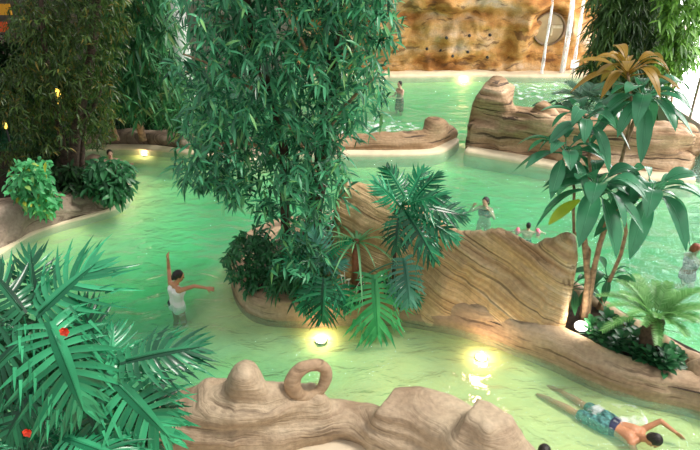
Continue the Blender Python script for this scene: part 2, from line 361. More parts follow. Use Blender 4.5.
# ---------------------------------------------------- back wall, ledge, side walls, deck
YB = g(480, 73, .1).y + .35; XW = at(700, 100, 19.5).x
wallfeat = [(470, 16, 24, 4, .30), (505, 46, 6, 26, .28), (437, 52, 7, 14, .22), (452, 52, 8, 14, .18), (470, 52, 9, 13, .15), (549, 29, 19, 19, .34), (522, 40, 8, 30, -.25), (410, 15, 20, 4, .2), (400, 45, 14, 4, .15), (575, 40, 10, 40, .15), (455, 6, 14, 10, -.2), (430, 66, 40, 4, .10)]
wf = [(at(px, py, YB), rx, ry, d) for px, py, rx, ry, d in wallfeat]
mw = MB(); x0, x1, z1 = -2.5, XW + .1, 7.0; nx, nz = 260, 110; ps = pxm((at(480, 40, YB) - CAM).dot(FW))
arc_c = at(549, 29, YB)
for j in range(nz + 1):
    for i in range(nx + 1):
        x = x0 + (x1 - x0) * i / nx; z = -1.2 + (z1 + 1.2) * j / nz
        s = z * 2.2 + .3 * noise.noise(V((x * .4, z * .4, 2)))
        d = .28 * fbm(V((x * .5, 3.1, z * .6)), 4) + .13 * fbm(V((x * 1.3, 7.1, z * 1.9)), 4) + .10 * math.tanh(4 * noise.noise(V((x * .3, 8, s)))) + .07 * math.tanh(4 * noise.noise(V((x * 1.1, 1, z * .35))))
        d = -d
        for c, rx, ry, dd in wf:
            q = ((x - c.x) / (rx * ps)) ** 2 + ((z - c.z) / (ry * ps)) ** 2
            if q < 8: d += dd * math.exp(-q ** 1.5)
        rad = math.hypot(x - arc_c.x, z - arc_c.z); ang = math.atan2(z - arc_c.z, x - arc_c.x)
        if -.2 < ang < 3.2: d -= .30 * math.exp(-((rad - 23 * ps) / (5 * ps)) ** 2)
        mw.v.append((x, YB + d, z))
for j in range(nz):
    for i in range(nx):
        a0 = j * (nx + 1) + i; mw.f.append((a0, a0 + 1, a0 + nx + 2, a0 + nx + 1))
wb = mw.build('wall_back', M['wall']); tag(wb, kind='structure')
lg = MB(); ridge(lg, [(x, YB - .75 - .12 * math.sin(x * .9), .14, 1.1) for x in np.linspace(-2.4, XW - .4, 16)], side=1, n=3.5, cap=(0, 0), amp=.03, led=0, seed=14, m=16, res=.2)
tag(lg.build('trim_1', M['rim']), kind='structure')
w = MB(); w.box((-24, YB + .1, -1.2), (-2.4, YB + .35, 7)); tag(w.build('wall_left', plain('grey plaster', (.30, .26, .22), .8, .1, 1), smooth=False), kind='structure')
w = MB(); w.box((-15.4, 2, -1.2), (-15.0, YB + .1, 7)); tag(w.build('wall_side', plain('dark plaster', (.18, .14, .11), .8, .1, 1), smooth=False), kind='structure')
dk = MB(); P = [(-5, -3), (8, -3), (8, 4.2), (4.3, 4.2), (3.2, 5.0), (2.2, 5.7), (1.3, 6.15), (.2, 6.55), (-.4, 6.6), (-1.4, 6.55), (-2.2, 6.5), (-5, 5.6)]
n = len(P); dk.add([(x, y, ZD) for x, y in P] + [(x, y, -1.4) for x, y in P], [tuple(range(n))] + [tuple([n + i, n + (i + 1) % n, (i + 1) % n, i]) for i in range(n)])
tag(dk.build('floor', M['deck'], smooth=False), kind='structure')

w = MB(); w.box((-15.4, 15.5, 6.6), (-3.2, YB + .3, 6.9)); tag(w.build('added_ceiling', plain('dark ceiling', (.10, .08, .06), .8, .1, 1), smooth=False), kind='structure')  # unseen slab, added overhead to darken the far left corner
c = at(176, 30, 23.0); w = MB(); w.tube([(c.x, 23, -1), (c.x, 23, 6.6)], .42, 20)
w.build('column', M['white'], loc=(c.x, 23, -1)); tag(bpy.data.objects['column'], 'white round column glimpsed between the hanging leaves and the large tree', 'column')
# ---------------------------------------------------- basin and water
SHORE.append([(x, YB - .8) for x in np.linspace(-3, 17, 40)])
segs = []
for s in SHORE:
    s = s[::3] + [s[-1]]
    segs += [(a[0], a[1], b[0], b[1]) for a, b in zip(s[:-1], s[1:])]
segs = np.array(segs)
def sdist(X, Y):
    d = np.full(X.shape, 1e9)
    for ax, ay, bx, by in segs:
        vx, vy = bx - ax, by - ay; L2 = vx * vx + vy * vy + 1e-9
        t = np.clip(((X - ax) * vx + (Y - ay) * vy) / L2, 0, 1)
        d = np.minimum(d, (X - ax - t * vx) ** 2 + (Y - ay - t * vy) ** 2)
    return np.sqrt(d)
SHOAL = [(g(214, 312), 1.15, .6), (g(130, 162), 3.0, .62), (g(60, 240), 1.6, .3), (g(350, 365), 1.5, .5), (g(450, 372), 1.4, .6), (g(560, 400), 1.5, .6), (g(660, 430), 1.3, .5)]
def depth(X, Y):
    d = sdist(X, Y); m = 1.0 - .42 / (1 + np.exp(-(X + .2) * 1.5)) * (.55 + .45 / (1 + np.exp((Y - 10.5) * 1.5))) - .12 / (1 + np.exp(-(Y - 16))) 
    D = .20 + 1.1 * m * (1 - np.exp(-(d / 1.2) ** 1.4)); q = np.ones_like(D)
    for p, r, a in SHOAL: q = q - a * np.exp(-((X - p.x) ** 2 + (Y - p.y) ** 2) / r ** 2)
    return np.maximum(.16, D * q)
BX0, BX1, BY0, BY1 = -15.0, XW - .05, 3.2, YB - .35
gx = np.arange(BX0, BX1, .16); gy = np.arange(BY0, BY1, .16); X, Y = np.meshgrid(gx, gy); D = depth(X, Y)
fl = MB(); nxx = len(gx)
fl.v = [(float(x), float(y), float(-d)) for x, y, d in zip(X.ravel(), Y.ravel(), D.ravel())]
fl.f = [(j * nxx + i, j * nxx + i + 1, (j + 1) * nxx + i + 1, (j + 1) * nxx + i) for j in range(len(gy) - 1) for i in range(nxx - 1)]
tag(fl.build('floor_basin', plain('pale yellow basin floor', (.95, .73, .32), .7, .08, .8)), kind='structure')
def bed(x, y): return -float(depth(np.array([x]), np.array([y]))[0])
m, t, o = nm('pool water'); L = t.links
tr = N(t, 'ShaderNodeBsdfTransparent', Color=(.96, 1, .97, 1)); gl = N(t, 'ShaderNodeBsdfGlossy', Roughness=.05)
df = N(t, 'ShaderNodeBsdfDiffuse', Color=(.23, .60, .41, 1))
tc = N(t, 'ShaderNodeTexCoord'); mp = N(t, 'ShaderNodeMapping', Scale=(1, 1.5, 1)); L.new(tc.outputs['Object'], mp.inputs[0])
n1 = N(t, 'ShaderNodeTexNoise', Scale=1.7, Detail=5, Roughness=.55, Distortion=.8); L.new(mp.outputs[0], n1.inputs['Vector'])
n2 = N(t, 'ShaderNodeTexNoise', Scale=.7, Detail=2); L.new(mp.outputs[0], n2.inputs['Vector'])
bp = N(t, 'ShaderNodeBump', Strength=.8, Distance=.25); L.new(n1.outputs['Fac'], bp.inputs['Height'])
fz = N(t, 'ShaderNodeFresnel', IOR=1.33); L.new(bp.outputs[0], fz.inputs['Normal']); L.new(bp.outputs[0], gl.inputs['Normal'])
geo = N(t, 'ShaderNodeNewGeometry'); inv = N(t, 'ShaderNodeMath', operation='SUBTRACT'); inv.inputs[0].default_value = 1; L.new(geo.outputs['Backfacing'], inv.inputs[1])
mu = N(t, 'ShaderNodeMath', operation='MULTIPLY'); L.new(fz.outputs[0], mu.inputs[0]); L.new(inv.outputs[0], mu.inputs[1])
body = N(t, 'ShaderNodeMixShader'); n3 = N(t, 'ShaderNodeTexNoise', Scale=1.1, Detail=6, Roughness=.65, Distortion=1.5); L.new(mp.outputs[0], n3.inputs['Vector']); L.new(ramp(t, n3.outputs['Fac'], [(.35, (.11, .11, .11)), (.72, (.27, .27, .27))]), body.inputs[0]); L.new(tr.outputs[0], body.inputs[1]); L.new(df.outputs[0], body.inputs[2])
mx = N(t, 'ShaderNodeMixShader'); L.new(mu.outputs[0], mx.inputs[0]); L.new(body.outputs[0], mx.inputs[1]); L.new(gl.outputs[0], mx.inputs[2])
va = N(t, 'ShaderNodeVolumeAbsorption', Color=(.02, .77, .66, 1), Density=.92)
L.new(mx.outputs[0], o.inputs['Surface']); L.new(va.outputs[0], o.inputs['Volume'])
wm = MB(); gx = np.linspace(BX0 + .1, BX1 - .2, 8); wm.box((BX0 + .05, BY0 + .05, -1.30), (BX1 - .05, BY1 - .05, 0))
wat = wm.build('pool_water', m, smooth=False); tag(wat, 'rippled green pool water filling the channels between the rocks', 'water', kind='stuff')
# ------------------------------------------------------------------ leaf shapes
Z = V((0, 0, 1))
def leaf(mb, p, d, L, W, droop=.3, up=Z, n=4, fold=.25, shape='lance'):
    d = V(d).normalized(); r = d.cross(up)
    r = r.normalized() if r.length > 1e-4 else d.orthogonal().normalized(); nn = r.cross(d)
    vs = []
    for i in range(n + 1):
        t = i / n; c = p + d * (L * t) - Z * (droop * L * t * t)
        if shape == 'lance': w = W * (math.sin(PI * min(1, t * .95 + .05)) ** .8) * (1 - .25 * t)
        elif shape == 'oval': w = W * (math.sin(PI * (.06 + .94 * t) ** 1.15) ** .75) if t < 1 else 0
        else: w = W * (1 - t) ** .6
        w = max(w, .0015) / 2
        vs += [c - r * w + nn * (fold * w), c, c + r * w + nn * (fold * w)]
    fs = []
    for i in range(n):
        a = i * 3; fs += [(a, a + 1, a + 4, a + 3), (a + 1, a + 2, a + 5, a + 4)]
    mb.add(vs, fs)
def rv(s=1.): return V((R.gauss(0, s), R.gauss(0, s), R.gauss(0, s)))
def pinpoly(x, y, P):
    c = False; j = len(P) - 1
    for i in range(len(P)):
        if (P[i][1] > y) != (P[j][1] > y) and x < (P[j][0] - P[i][0]) * (y - P[i][1]) / (P[j][1] - P[i][1]) + P[i][0]: c = not c
        j = i
    return c
def crown(mb, poly, Y, dY, ntwig, L, W, per=8, droop=.35, hang=.6, tw=.3, sizej=.35, dens=None, zmin=.4):
    xs = [q[0] for q in poly]; ys = [q[1] for q in poly]; k = 0; out = []
    while k < ntwig:
        px, py = R.uniform(min(xs), max(xs)), R.uniform(min(ys), max(ys))
        if not pinpoly(px, py, poly): continue
        if dens and R.random() > dens(px, py): continue
        y = Y + R.uniform(-1, 1) * dY; p = at(px, py, y)
        if p.z < zmin: continue
        k += 1; out.append(p)
        td = (V((R.gauss(0, .7), R.gauss(-.35, .6), R.gauss(0, .3))) - Z * hang).normalized()
        for j in range(per):
            t = (j + 1) / per; b = p + td * (tw * t)
            d = (td * .55 + rv(.62) - Z * hang * .35)
            s = R.uniform(1 - sizej, 1 + sizej)
            leaf(mb, b, d, L * s, W * s, droop * R.uniform(.4, 1.4), up=(Z + rv(.25) + V((0, -.4, 0))))
    return out
def wob(a, b, n=10, amp=.1, seed=0):
    a = V(a); b = V(b); out = []
    for i in range(n + 1):
        t = i / n; p = a.lerp(b, t); e = math.sin(PI * t)
        out.append(p + V((noise.noise(p * .9 + V((seed, 0, 0))), noise.noise(p * .9 + V((0, seed + 9, 0))), 0)) * amp * e)
    return out
def chain(mb, pts, r0, r1, n=9, seed=0, amp=.06):
    P = catmull([tuple(p) for p in pts], .18); P = [V(p) for p in P]
    P = [p + V((noise.noise(p * 1.3 + V((seed, 0, 0))), noise.noise(p * 1.3 + V((0, seed, 7))), 0)) * amp * min(1, i / 4) for i, p in enumerate(P)]
    k = len(P) - 1; mb.tube(P, [r0 + (r1 - r0) * (i / k) for i in range(k + 1)], n)
# ------------------------------------------------------------------ the large central tree
SZ = .30
b = g(300, 296, SZ); b = V((b.x, b.y + .25, SZ)); Yt = b.y
tree = empty('weeping_fig_tree', b, 'huge central weeping tree with narrow drooping leaves on the rock island', 'tree')
tk = MB()
chain(tk, [b + V((.1, .1, -.05)), at(312, 230, Yt), at(322, 160, Yt), at(330, 100, Yt), at(336, 40, Yt), at(335, -90, Yt)], .16, .09, seed=1)
chain(tk, [b + V((-.15, .1, -.05)), at(286, 225, Yt), at(284, 150, Yt - .1), at(270, 90, Yt - .3), at(250, 30, Yt - .3), at(240, -70, Yt)], .09, .06, seed=2)
tk.build('trunk', M['darkbark'], tree)
lb = MB()
for q in [[at(278, 110, Yt - .15), at(232, 74, Yt - .3), at(186, 54, Yt - .2)], [at(326, 130, Yt), at(360, 90, Yt - .3), at(385, 70, Yt - .2)], [at(333, 70, Yt), at(375, 20, Yt), at(392, -10, Yt)], [at(284, 160, Yt), at(240, 140, Yt - .4), at(205, 150, Yt - .3)],
          [at(318, 180, Yt), at(300, 140, Yt - .6), at(285, 120, Yt - .8)], [at(260, 60, Yt - .3), at(215, 10, Yt), at(190, -30, Yt)], [at(330, 100, Yt), at(300, 40, Yt - .7), at(280, 0, Yt - .8)]]:
    chain(lb, q, .045, .012, 6, seed=3)
lb.build('branches', M['bark'], [c for c in tree.children if c.name.startswith('trunk')][0])
fol = MB()
poly = [(176, -70), (176, 5), (205, 30), (180, 50), (170, 62), (195, 85), (186, 100), (200, 125), (184, 150), (188, 182), (203, 190), (222, 172), (230, 200), (252, 192), (262, 214), (275, 235), (280, 268), (300, 282), (330, 250), (336, 215), (342, 185), (346, 140), (362, 118), (376, 104), (380, 60), (392, 25), (396, -70)]
def dn(px, py):
    if px < 205 and 0 < py < 95: return .42
    if py > 200: return .55
    return 1.
tips = crown(fol, poly, Yt - .15, .95, 1500, .19, .044, per=9, tw=.26, dens=dn, hang=.28, droop=.3)
fol.build('leaves', M['ficus'], tree)
# ------------------------------------------------------------------ left dark trees
def tree_(name, label, base, trunks, poly, Y, dY, nt, L, W, mat, barkm, cat='tree', per=8, hang=.5, tw=.4, group=None, droop=.35, dens=None, zmin=.4):
    e = empty(name, base, label, cat, group); tm = MB()
    for q, r0, r1 in trunks: chain(tm, q, r0, r1, 8, seed=R.random() * 9)
    tm.build('trunk', barkm, e); f = MB(); crown(f, poly, Y, dY, nt, L, W, per=per, hang=hang, tw=tw, droop=droop, dens=dens, zmin=zmin)
    f.build('leaves', mat, e); return e
p = g(72, 190, .3); Y1 = p.y
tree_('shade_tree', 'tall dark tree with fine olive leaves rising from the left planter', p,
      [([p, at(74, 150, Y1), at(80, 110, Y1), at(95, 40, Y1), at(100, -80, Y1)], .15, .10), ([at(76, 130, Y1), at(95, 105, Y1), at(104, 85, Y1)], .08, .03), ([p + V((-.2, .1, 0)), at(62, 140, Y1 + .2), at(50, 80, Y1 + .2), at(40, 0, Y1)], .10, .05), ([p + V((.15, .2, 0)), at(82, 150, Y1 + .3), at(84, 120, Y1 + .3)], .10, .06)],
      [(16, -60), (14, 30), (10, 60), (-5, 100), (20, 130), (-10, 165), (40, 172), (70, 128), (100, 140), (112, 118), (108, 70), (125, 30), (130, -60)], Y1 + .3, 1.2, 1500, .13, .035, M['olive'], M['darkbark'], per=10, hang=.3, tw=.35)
p = g(138, 143, .3); p = V((p.x, p.y + .5, .2)); Y2 = p.y
tree_('hanging_tree', 'slender tree with long hanging leaves behind the far left ledge', p,
      [([p, at(136, 110, Y2), at(128, 60, Y2), at(140, 10, Y2), at(145, -70, Y2)], .12, .07), ([p + V((-.8, 0, 0)), at(108, 110, Y2), at(100, 60, Y2)], .09, .05), ([at(130, 70, Y2), at(165, 75, Y2 - .4), at(205, 68, Y2 - .6)], .05, .02)],
      [(92, -60), (95, 60), (88, 90), (108, 112), (135, 100), (160, 112), (182, 122), (200, 118), (205, 95), (185, 70), (172, 40), (165, -60)], Y2 - .6, 1.0, 620, .34, .07, M['hang'], M['bark'], per=7, hang=.8, tw=.5)
p = g(20, 150, .2); Y3 = p.y + 2.5; p = V((at(20, 140, Y3).x, Y3, .1))
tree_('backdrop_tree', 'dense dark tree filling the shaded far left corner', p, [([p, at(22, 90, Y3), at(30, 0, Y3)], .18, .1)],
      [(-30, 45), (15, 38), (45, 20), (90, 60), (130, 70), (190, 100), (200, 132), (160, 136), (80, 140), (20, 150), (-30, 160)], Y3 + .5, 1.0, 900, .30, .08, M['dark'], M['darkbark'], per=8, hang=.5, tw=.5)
# right far dark tree
p = at(636, 120, 20.6); p = V((p.x, 20.6, .1)); Y4 = 20.6
tree_('bamboo_tree', 'dense dark tree with drooping fine leaves before the far cliff at right', p, [([p, at(640, 60, Y4), at(636, -80, Y4)], .16, .08), ([p + V((.4, 0, 0)), at(660, 60, Y4), at(662, -60, Y4)], .12, .06)],
      [(602, -60), (598, 30), (592, 52), (594, 78), (605, 90), (650, 96), (664, 88), (672, 60), (672, 20), (674, -60)], Y4, .8, 1300, .34, .055, leafm('fine dark leaves', (.022, .07, .016), (.075, .17, .035), third=(.16, .24, .04)), M['darkbark'], per=9, hang=.8, tw=.5)
p = at(672, 120, 18.9); p = V((p.x, 18.9, .1))
tree_('leafy_shrub', 'bright green leafy shrub climbing beside the far right window', p, [([p, at(674, 80, 18.9), at(678, 20, 18.9)], .05, .02)],
      [(664, -60), (660, 40), (655, 70), (665, 80), (682, 70), (698, 56), (708, 5), (708, -60)], 18.7, .4, 420, .26, .08, leafm('fresh leaves', (.03, .11, .015), (.14, .32, .04)), M['bark'], cat='shrub', per=7, hang=.5, tw=.3)
# ------------------------------------------------------------------ small shrubs
def shrub(name, label, base, poly, Y, dY, nt, L, W, mat, cat='shrub', group=None, per=6, hang=.2, tw=.2, shape='oval', zmin=.3):
    e = empty(name, base, label, cat, group); sm = MB(); f = MB()
    pts = crown(f, poly, Y, dY, nt, L, W, per=per, hang=hang, tw=tw, zmin=zmin)
    for q in pts[::max(1, len(pts) // 14)]: sm.tube([base + rv(.03), base.lerp(q, .5) + rv(.05), q], [.016, .012, .007], 5)
    sm.build('stems', M['darkbark'], e); f.build('leaves', mat, e); return e
b = g(45, 214, .45)
shrub('croton_shrub', 'bright green croton shrub with yellow flecks leaning over the left stone bank', V((b.x, b.y, .35)), [(12, 178), (25, 160), (42, 160), (46, 180), (56, 205), (52, 214), (38, 214), (28, 200), (14, 192)], b.y - .1, .45, 190, .15, .085, M['bright'], per=6, zmin=.45)
b = g(106, 197, .35)
shrub('round_shrub', 'rounded dark green shrub at the tip of the left planter', V((b.x, b.y, .33)), [(86, 175), (96, 160), (112, 158), (126, 166), (130, 182), (122, 196), (108, 201), (94, 196)], b.y + .1, .6, 190, .20, .085, M['cover'], per=6)
b = g(68, 196, .35)
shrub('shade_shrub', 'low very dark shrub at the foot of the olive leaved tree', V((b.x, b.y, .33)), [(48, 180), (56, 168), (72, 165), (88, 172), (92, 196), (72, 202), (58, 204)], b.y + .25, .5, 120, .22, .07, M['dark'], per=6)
b = g(258, 292, .35)
shrub('low_shrub', 'dark leafy shrub crowding the left tip of the central island', V((b.x, b.y, .3)), [(226, 262), (228, 246), (242, 232), (258, 228), (274, 242), (282, 270), (288, 296), (270, 296), (248, 290), (236, 280)], b.y + .25, .45, 210, .12, .05, M['cover'], per=7, tw=.14)
b = g(305, 300, .35)
shrub('bushy_undergrowth', 'bushy dark undergrowth around the large tree trunk', V((b.x, b.y + .05, .3)), [(276, 290), (280, 250), (300, 240), (322, 236), (330, 262), (326, 298), (300, 300)], b.y + .1, .4, 170, .20, .035, M['cover'], per=7, tw=.18)
for (px, py, w, h, gname, lab) in [(541, 113, 9, 9, None, 'small dark shrub on the banded rock wall nearest its knob end'), (561, 112, 12, 10, None, 'small dark shrub behind the banded rock wall under the grey palm')]:
    b = g(px, 152, 0); b = V((b.x, b.y + .9, .1))
    shrub('wall_shrub', lab, b, [(px - w, py), (px - w / 2, py - h), (px + w / 2, py - h), (px + w, py), (px + w * .7, py + h), (px - w * .7, py + h)], b.y, .3, 60, .22, .07, M['dark'], per=6)
# ground cover beside the palm: individual rosettes
gc = MB(); o3 = V((0, 0, 0))
for j in range(22):
    a = j * 2.4; e = .25 + .05 * j
    leaf(gc, V((0, 0, .02 + .009 * j)), V((math.cos(a), math.sin(a), e)), .17, .075, .35, n=4, shape='oval')
gcm = gc.build('groundcover_plant', M['cover'], loc=o3)
spots = [(596, 334), (604, 342), (612, 338), (622, 344), (618, 352), (630, 350), (634, 360), (626, 333), (636, 342), (645, 366), (654, 362), (661, 368), (668, 361), (655, 371), (664, 374), (612, 350), (604, 330), (640, 352), (675, 368), (598, 344), (588, 338)]
for i, (px, py) in enumerate(spots):
    o = gcm if i == 0 else gcm.copy()
    if i: COL.objects.link(o)
    p = g(px, py, .34); o.location = (p.x, p.y, .30); o.rotation_euler = (0, 0, R.uniform(0, 6)); s = R.uniform(.95, 1.5); o.scale = (s, s, s * R.uniform(.9, 1.3))
    tag(o, 'small dark glossy groundcover rosette in the planter around the stubby palm', 'groundcover plant', 'groundcover around the stubby palm')
# ------------------------------------------------------------------ lobed philodendron leaves
def lobed(mb, p0, p1, wid, normal, nl=10, droop=.16, foot=None):
    p0 = V(p0); p1 = V(p1); d = p1 - p0; L = d.length; d.normalize()
    nn = V(normal) - d * d.dot(V(normal)); nn.normalize(); r = d.cross(nn)
    def P(u, v): return p0 + d * u + r * v + nn * (droop * L * (.35 - (u / L - .3) ** 2) - .22 * abs(v) ** 1.6 / wid ** .6)
    prof = lambda t: (math.sin(PI * (.16 + .80 * t)) ** .85)
    web = lambda t: .085 * wid * prof(max(0, min(1, t))) * (1 - .5 * t)
    n = 14
    for sg in (-1, 1):                                       # web along the midrib
        vs = []
        for i in range(n + 1):
            t = -.10 + 1.06 * i / n; u = t * L; w = web(t); vs += [P(u, 0), P(u, sg * w)]
        mb.add(vs, [(2 * i, 2 * i + 1, 2 * i + 3, 2 * i + 2)[::sg] for i in range(n)])
        for k in range(nl):                                  # fingers
            t = -.06 + .98 * k / (nl - 1); ln = .64 * wid * prof(max(0, t)) * R.uniform(.8, 1.12); dz = R.uniform(-.12, .5); wv = R.uniform(.75, 1.15)
            an = math.radians(118 - 96 * (k / (nl - 1)) ** .85 + R.uniform(-9, 9)); cu, cv = math.cos(an), math.sin(an)
            w0 = .86 * L / nl * wv; vs = []; m = 6
            for i in range(m + 1):
                q = i / m; w = w0 * ((1 - q) ** .55) * (.75 + .5 * math.sin(PI * q)) * .62
                bend = .34 * ln * q * q
                u = t * L + cu * ln * q + bend * .8; v = web(t) * .6 + cv * ln * q
                vs += [P(u - w * cv, sg * (v + w * cu)) - nn * (dz * ln * q * q), P(u, sg * v) - nn * (.3 * w + dz * ln * q * q), P(u + w * cv, sg * (v - w * cu)) - nn * (dz * ln * q * q)]
            fs = []
            for i in range(m):
                a = i * 3; fs += [(a, a + 1, a + 4, a + 3)[::sg], (a + 1, a + 2, a + 5, a + 4)[::sg]]
            mb.add(vs, fs)
            if ln > .10:                      # side teeth
                for q in (.38, .62):
                    u = t * L + cu * ln * q; v = web(t) * .6 + cv * ln * q
                    b0 = P(u, sg * v) - nn * (dz * ln * q * q + .01); leaf(mb, b0, (P(u + ln * .3, sg * (v + ln * .12)) - b0) - nn * dz * .1, ln * .38, w0 * .62, .1, up=nn, n=3, shape='taper')
    mb.tube([P(L * t, 0) + nn * .004 for t in (-.02, .2, .4, .6, .8, .98)], [.011 * L / .6 * (1 - .8 * t) for t in (0, .2, .4, .6, .8, 1)], 5)
    if foot is not None:
        f = V(foot); mid = f.lerp(p0, .6) + Z * (.18 * (p0 - f).length); Q = []
        for i in range(9):
            t = i / 8; Q.append(f * (1 - t) ** 2 + mid * (2 * t * (1 - t)) + p0 * t * t)
        mb.tube(Q, [.016 * (1 - .4 * i / 8) for i in range(9)], 6)
def tocam(p): return (CAM - V(p)).normalized()
def philo(name, label, base, trunk, specs, Y, cat='philodendron', tr=.06):
    e = empty(name, base, label, cat); tm = MB(); chain(tm, trunk, tr, tr * .8, 9, seed=3, amp=.02); tm.build('trunk', M['darkbark'], e)
    foot = V(trunk[-1])
    for (x0, y0, x1, y1, dy0, dy1, w, mk) in specs:
        p0 = at(x0, y0, Y + dy0); p1 = at(x1, y1, Y + dy1); L = (p1 - p0).length
        mb = MB(); nrm = tocam(p0) * .75 + Z * .8 + rv(.12)
        lobed(mb, p0, p1, w * L, nrm, foot=foot, nl=13 if L > .4 else 10); mb.build('leaf', M[mk], e)
    return e
YP = 4.7; tb = at(40, 420, YP)
philo('foreground_philodendron', 'big glossy philodendron with deeply cut leaves in the near left corner', V((tb.x, YP, ZD)), [(tb.x, YP, ZD - .03), (tb.x + .05, YP, 1.2), (tb.x + .1, YP + .05, at(50, 405, YP).z)],
      [(42, 312, 96, 262, .25, .55, 1.15, 'philo'), (52, 330, 84, 412, -.1, -.35, 1.15, 'philo'), (108, 376, 114, 326, .1, .45, .95, 'philo'), (112, 378, 172, 440, 0, -.1, 1.05, 'philo'), (128, 362, 202, 346, .1, .35, .9, 'philod'),
       (62, 446, 20, 418, -.2, -.2, 1.2, 'philo'), (70, 440, 130, 462, -.3, -.5, 1.1, 'philo'), (20, 345, -30, 395, 0, -.2, 1.1, 'philod'), (22, 310, -12, 268, .3, .55, 1.1, 'philod'), (40, 385, 5, 440, -.1, -.4, 1.1, 'philod'),
       (85, 395, 108, 455, -.1, -.3, 1.0, 'philod'), (150, 392, 178, 420, .3, .3, 1.0, 'philod'), (36, 300, 30, 250, .5, .8, .9, 'philod'), (10, 330, -20, 330, .2, .2, 1.2, 'philod'), (30, 440, 60, 480, -.3, -.5, 1.1, 'philod'), (96, 345, 78, 300, .3, .5, .9, 'philod')], YP, tr=.08)
b = at(20, 440, 5.4); b = V((b.x, 5.35, ZD))
shrub('hibiscus_bush', 'dark leafy bush behind the near philodendron carrying red flowers', b, [(-40, 300), (30, 315), (75, 325), (100, 350), (120, 380), (150, 400), (165, 440), (150, 500), (-40, 500)], 5.35, .35, 520, .17, .07, M['cover'], per=6, tw=.2, zmin=.3)
hb = [o for o in bpy.data.objects if o.name == 'hibiscus_bush'][0]
for px, py, y in [(65, 330, 4.55), (28, 431, 4.2)]:
    f = MB(); c = at(px, py, y)
    for j in range(5):
        a = j * PI * .4; d = V((math.cos(a), -.5, math.sin(a))); leaf(f, c, d, .055, .055, .2, up=V((0, -1, .4)), n=4, shape='oval')
    f.cap(c, c + V((0, -.05, .03)), .006, .005, 6); f.build('flower', M['flower'], [c for c in hb.children if c.name.startswith('stems')][0])
# central philodendrons
b = g(362, 306, .32); YC = b.y + .12
philo('island_philodendron', 'philodendron with large cut leaves hanging over the island kerb below the strap leaved plant', V((b.x, YC, .30)), [(b.x, YC, .28), (b.x, YC, .5), at(362, 278, YC)],
      [(374, 280, 378, 336, -.35, -.8, 1.1, 'philol'), (404, 262, 410, 306, -.25, -.55, .85, 'philob'), (384, 282, 420, 300, -.1, -.3, .8, 'philod')], YC)
b = g(318, 304, .32); YD = b.y + .1
philo('spreading_philodendron', 'blue green philodendron spreading at the foot of the large tree', V((b.x, YD, .30)), [(b.x, YD, .28), (b.x, YD, .55), at(318, 276, YD)],
      [(322, 262, 310, 226, -.2, .0, 1.0, 'philob'), (316, 268, 286, 262, -.3, -.4, .9, 'philo'), (326, 268, 346, 262, -.3, -.4, .9, 'philob'), (318, 280, 302, 312, -.4, -.55, 1.0, 'philo'), (324, 282, 322, 322, -.45, -.7, 1.0, 'philod'), (332, 280, 350, 308, -.35, -.55, .95, 'philo'), (310, 258, 296, 236, -.1, .1, .9, 'philod'), (333, 255, 350, 240, -.2, -.1, .8, 'philo')], YD)
b = g(394, 306, .32); YE = b.y + .15
philo('climbing_philodendron', 'tall dark philodendron with feathery leaves above the layered slab', V((b.x, YE, .30)), [(b.x, YE, .28), at(394, 270, YE - .1), at(396, 235, YE - .25), at(402, 206, YE - .3)],
      [(404, 196, 386, 166, -.3, .1, .8, 'philod'), (410, 196, 424, 168, -.3, .0, .8, 'philo'), (414, 200, 440, 172, -.4, -.2, .7, 'philod'), (416, 206, 468, 216, -.5, -.5, .65, 'philod'), (414, 214, 458, 240, -.4, -.7, .65, 'philo'), (408, 216, 436, 262, -.5, -.9, .7, 'philod'), (400, 214, 396, 252, -.4, -.7, .8, 'philod'), (398, 206, 374, 180, -.3, -.4, .7, 'philo'), (412, 204, 446, 194, -.6, -.8, .7, 'philod')], YE, tr=.035)
# strap leaved dracaena
b = g(355, 300, .32); YS = b.y + .1
e = empty('dracaena', V((b.x, YS, .30)), 'strap leaved dracaena with arching narrow leaves on a reddish trunk', 'dracaena')
tm = MB(); top = at(357, 240, YS - .15); chain(tm, [(b.x, YS, .28), V((b.x, YS, .28)).lerp(top, .5), top], .075, .06, 10); tm.build('trunk', M['redstem'], e)
for i in range(22):
    a = i * 2.399; el = .15 + .95 * (i / 22); d = V((math.cos(a) * 1.0, math.sin(a) * .8 - .15, el)); s = MB()
    leaf(s, top - Z * .05, d, R.uniform(.75, 1.05), .055, R.uniform(.45, .8) * (1.3 - .8 * i / 22), n=9, shape='taper'); s.build('leaf', M['straps'], e)
# white flowered plant
b = g(347, 304, .32)
e = empty('peace_lily', V((b.x, b.y - .1, .30)), 'small plant with white blooms between the dracaena and the kerb', 'flowering plant')
f = MB(); base = V((b.x, b.y - .1, .30))
for j in range(14): a = j * 2.4; leaf(f, base, V((math.cos(a), math.sin(a), 1.1)), .34, .09, .5, shape='oval')
f.build('leaves', M['cover'], e)
for px, py in [(344, 268), (349, 280), (362, 278), (365, 283), (341, 276)]:
    f = MB(); c = at(px, py, base.y - .15); f.tube([base, base.lerp(c, .6) + Z * .05, c], .006, 5); leaf(f, c, V((.3 * R.gauss(0, 1), -.5, .8)), .14, .10, .3, up=V((0, -1, .3)), shape='oval'); f.build('bloom', M['white'], e)
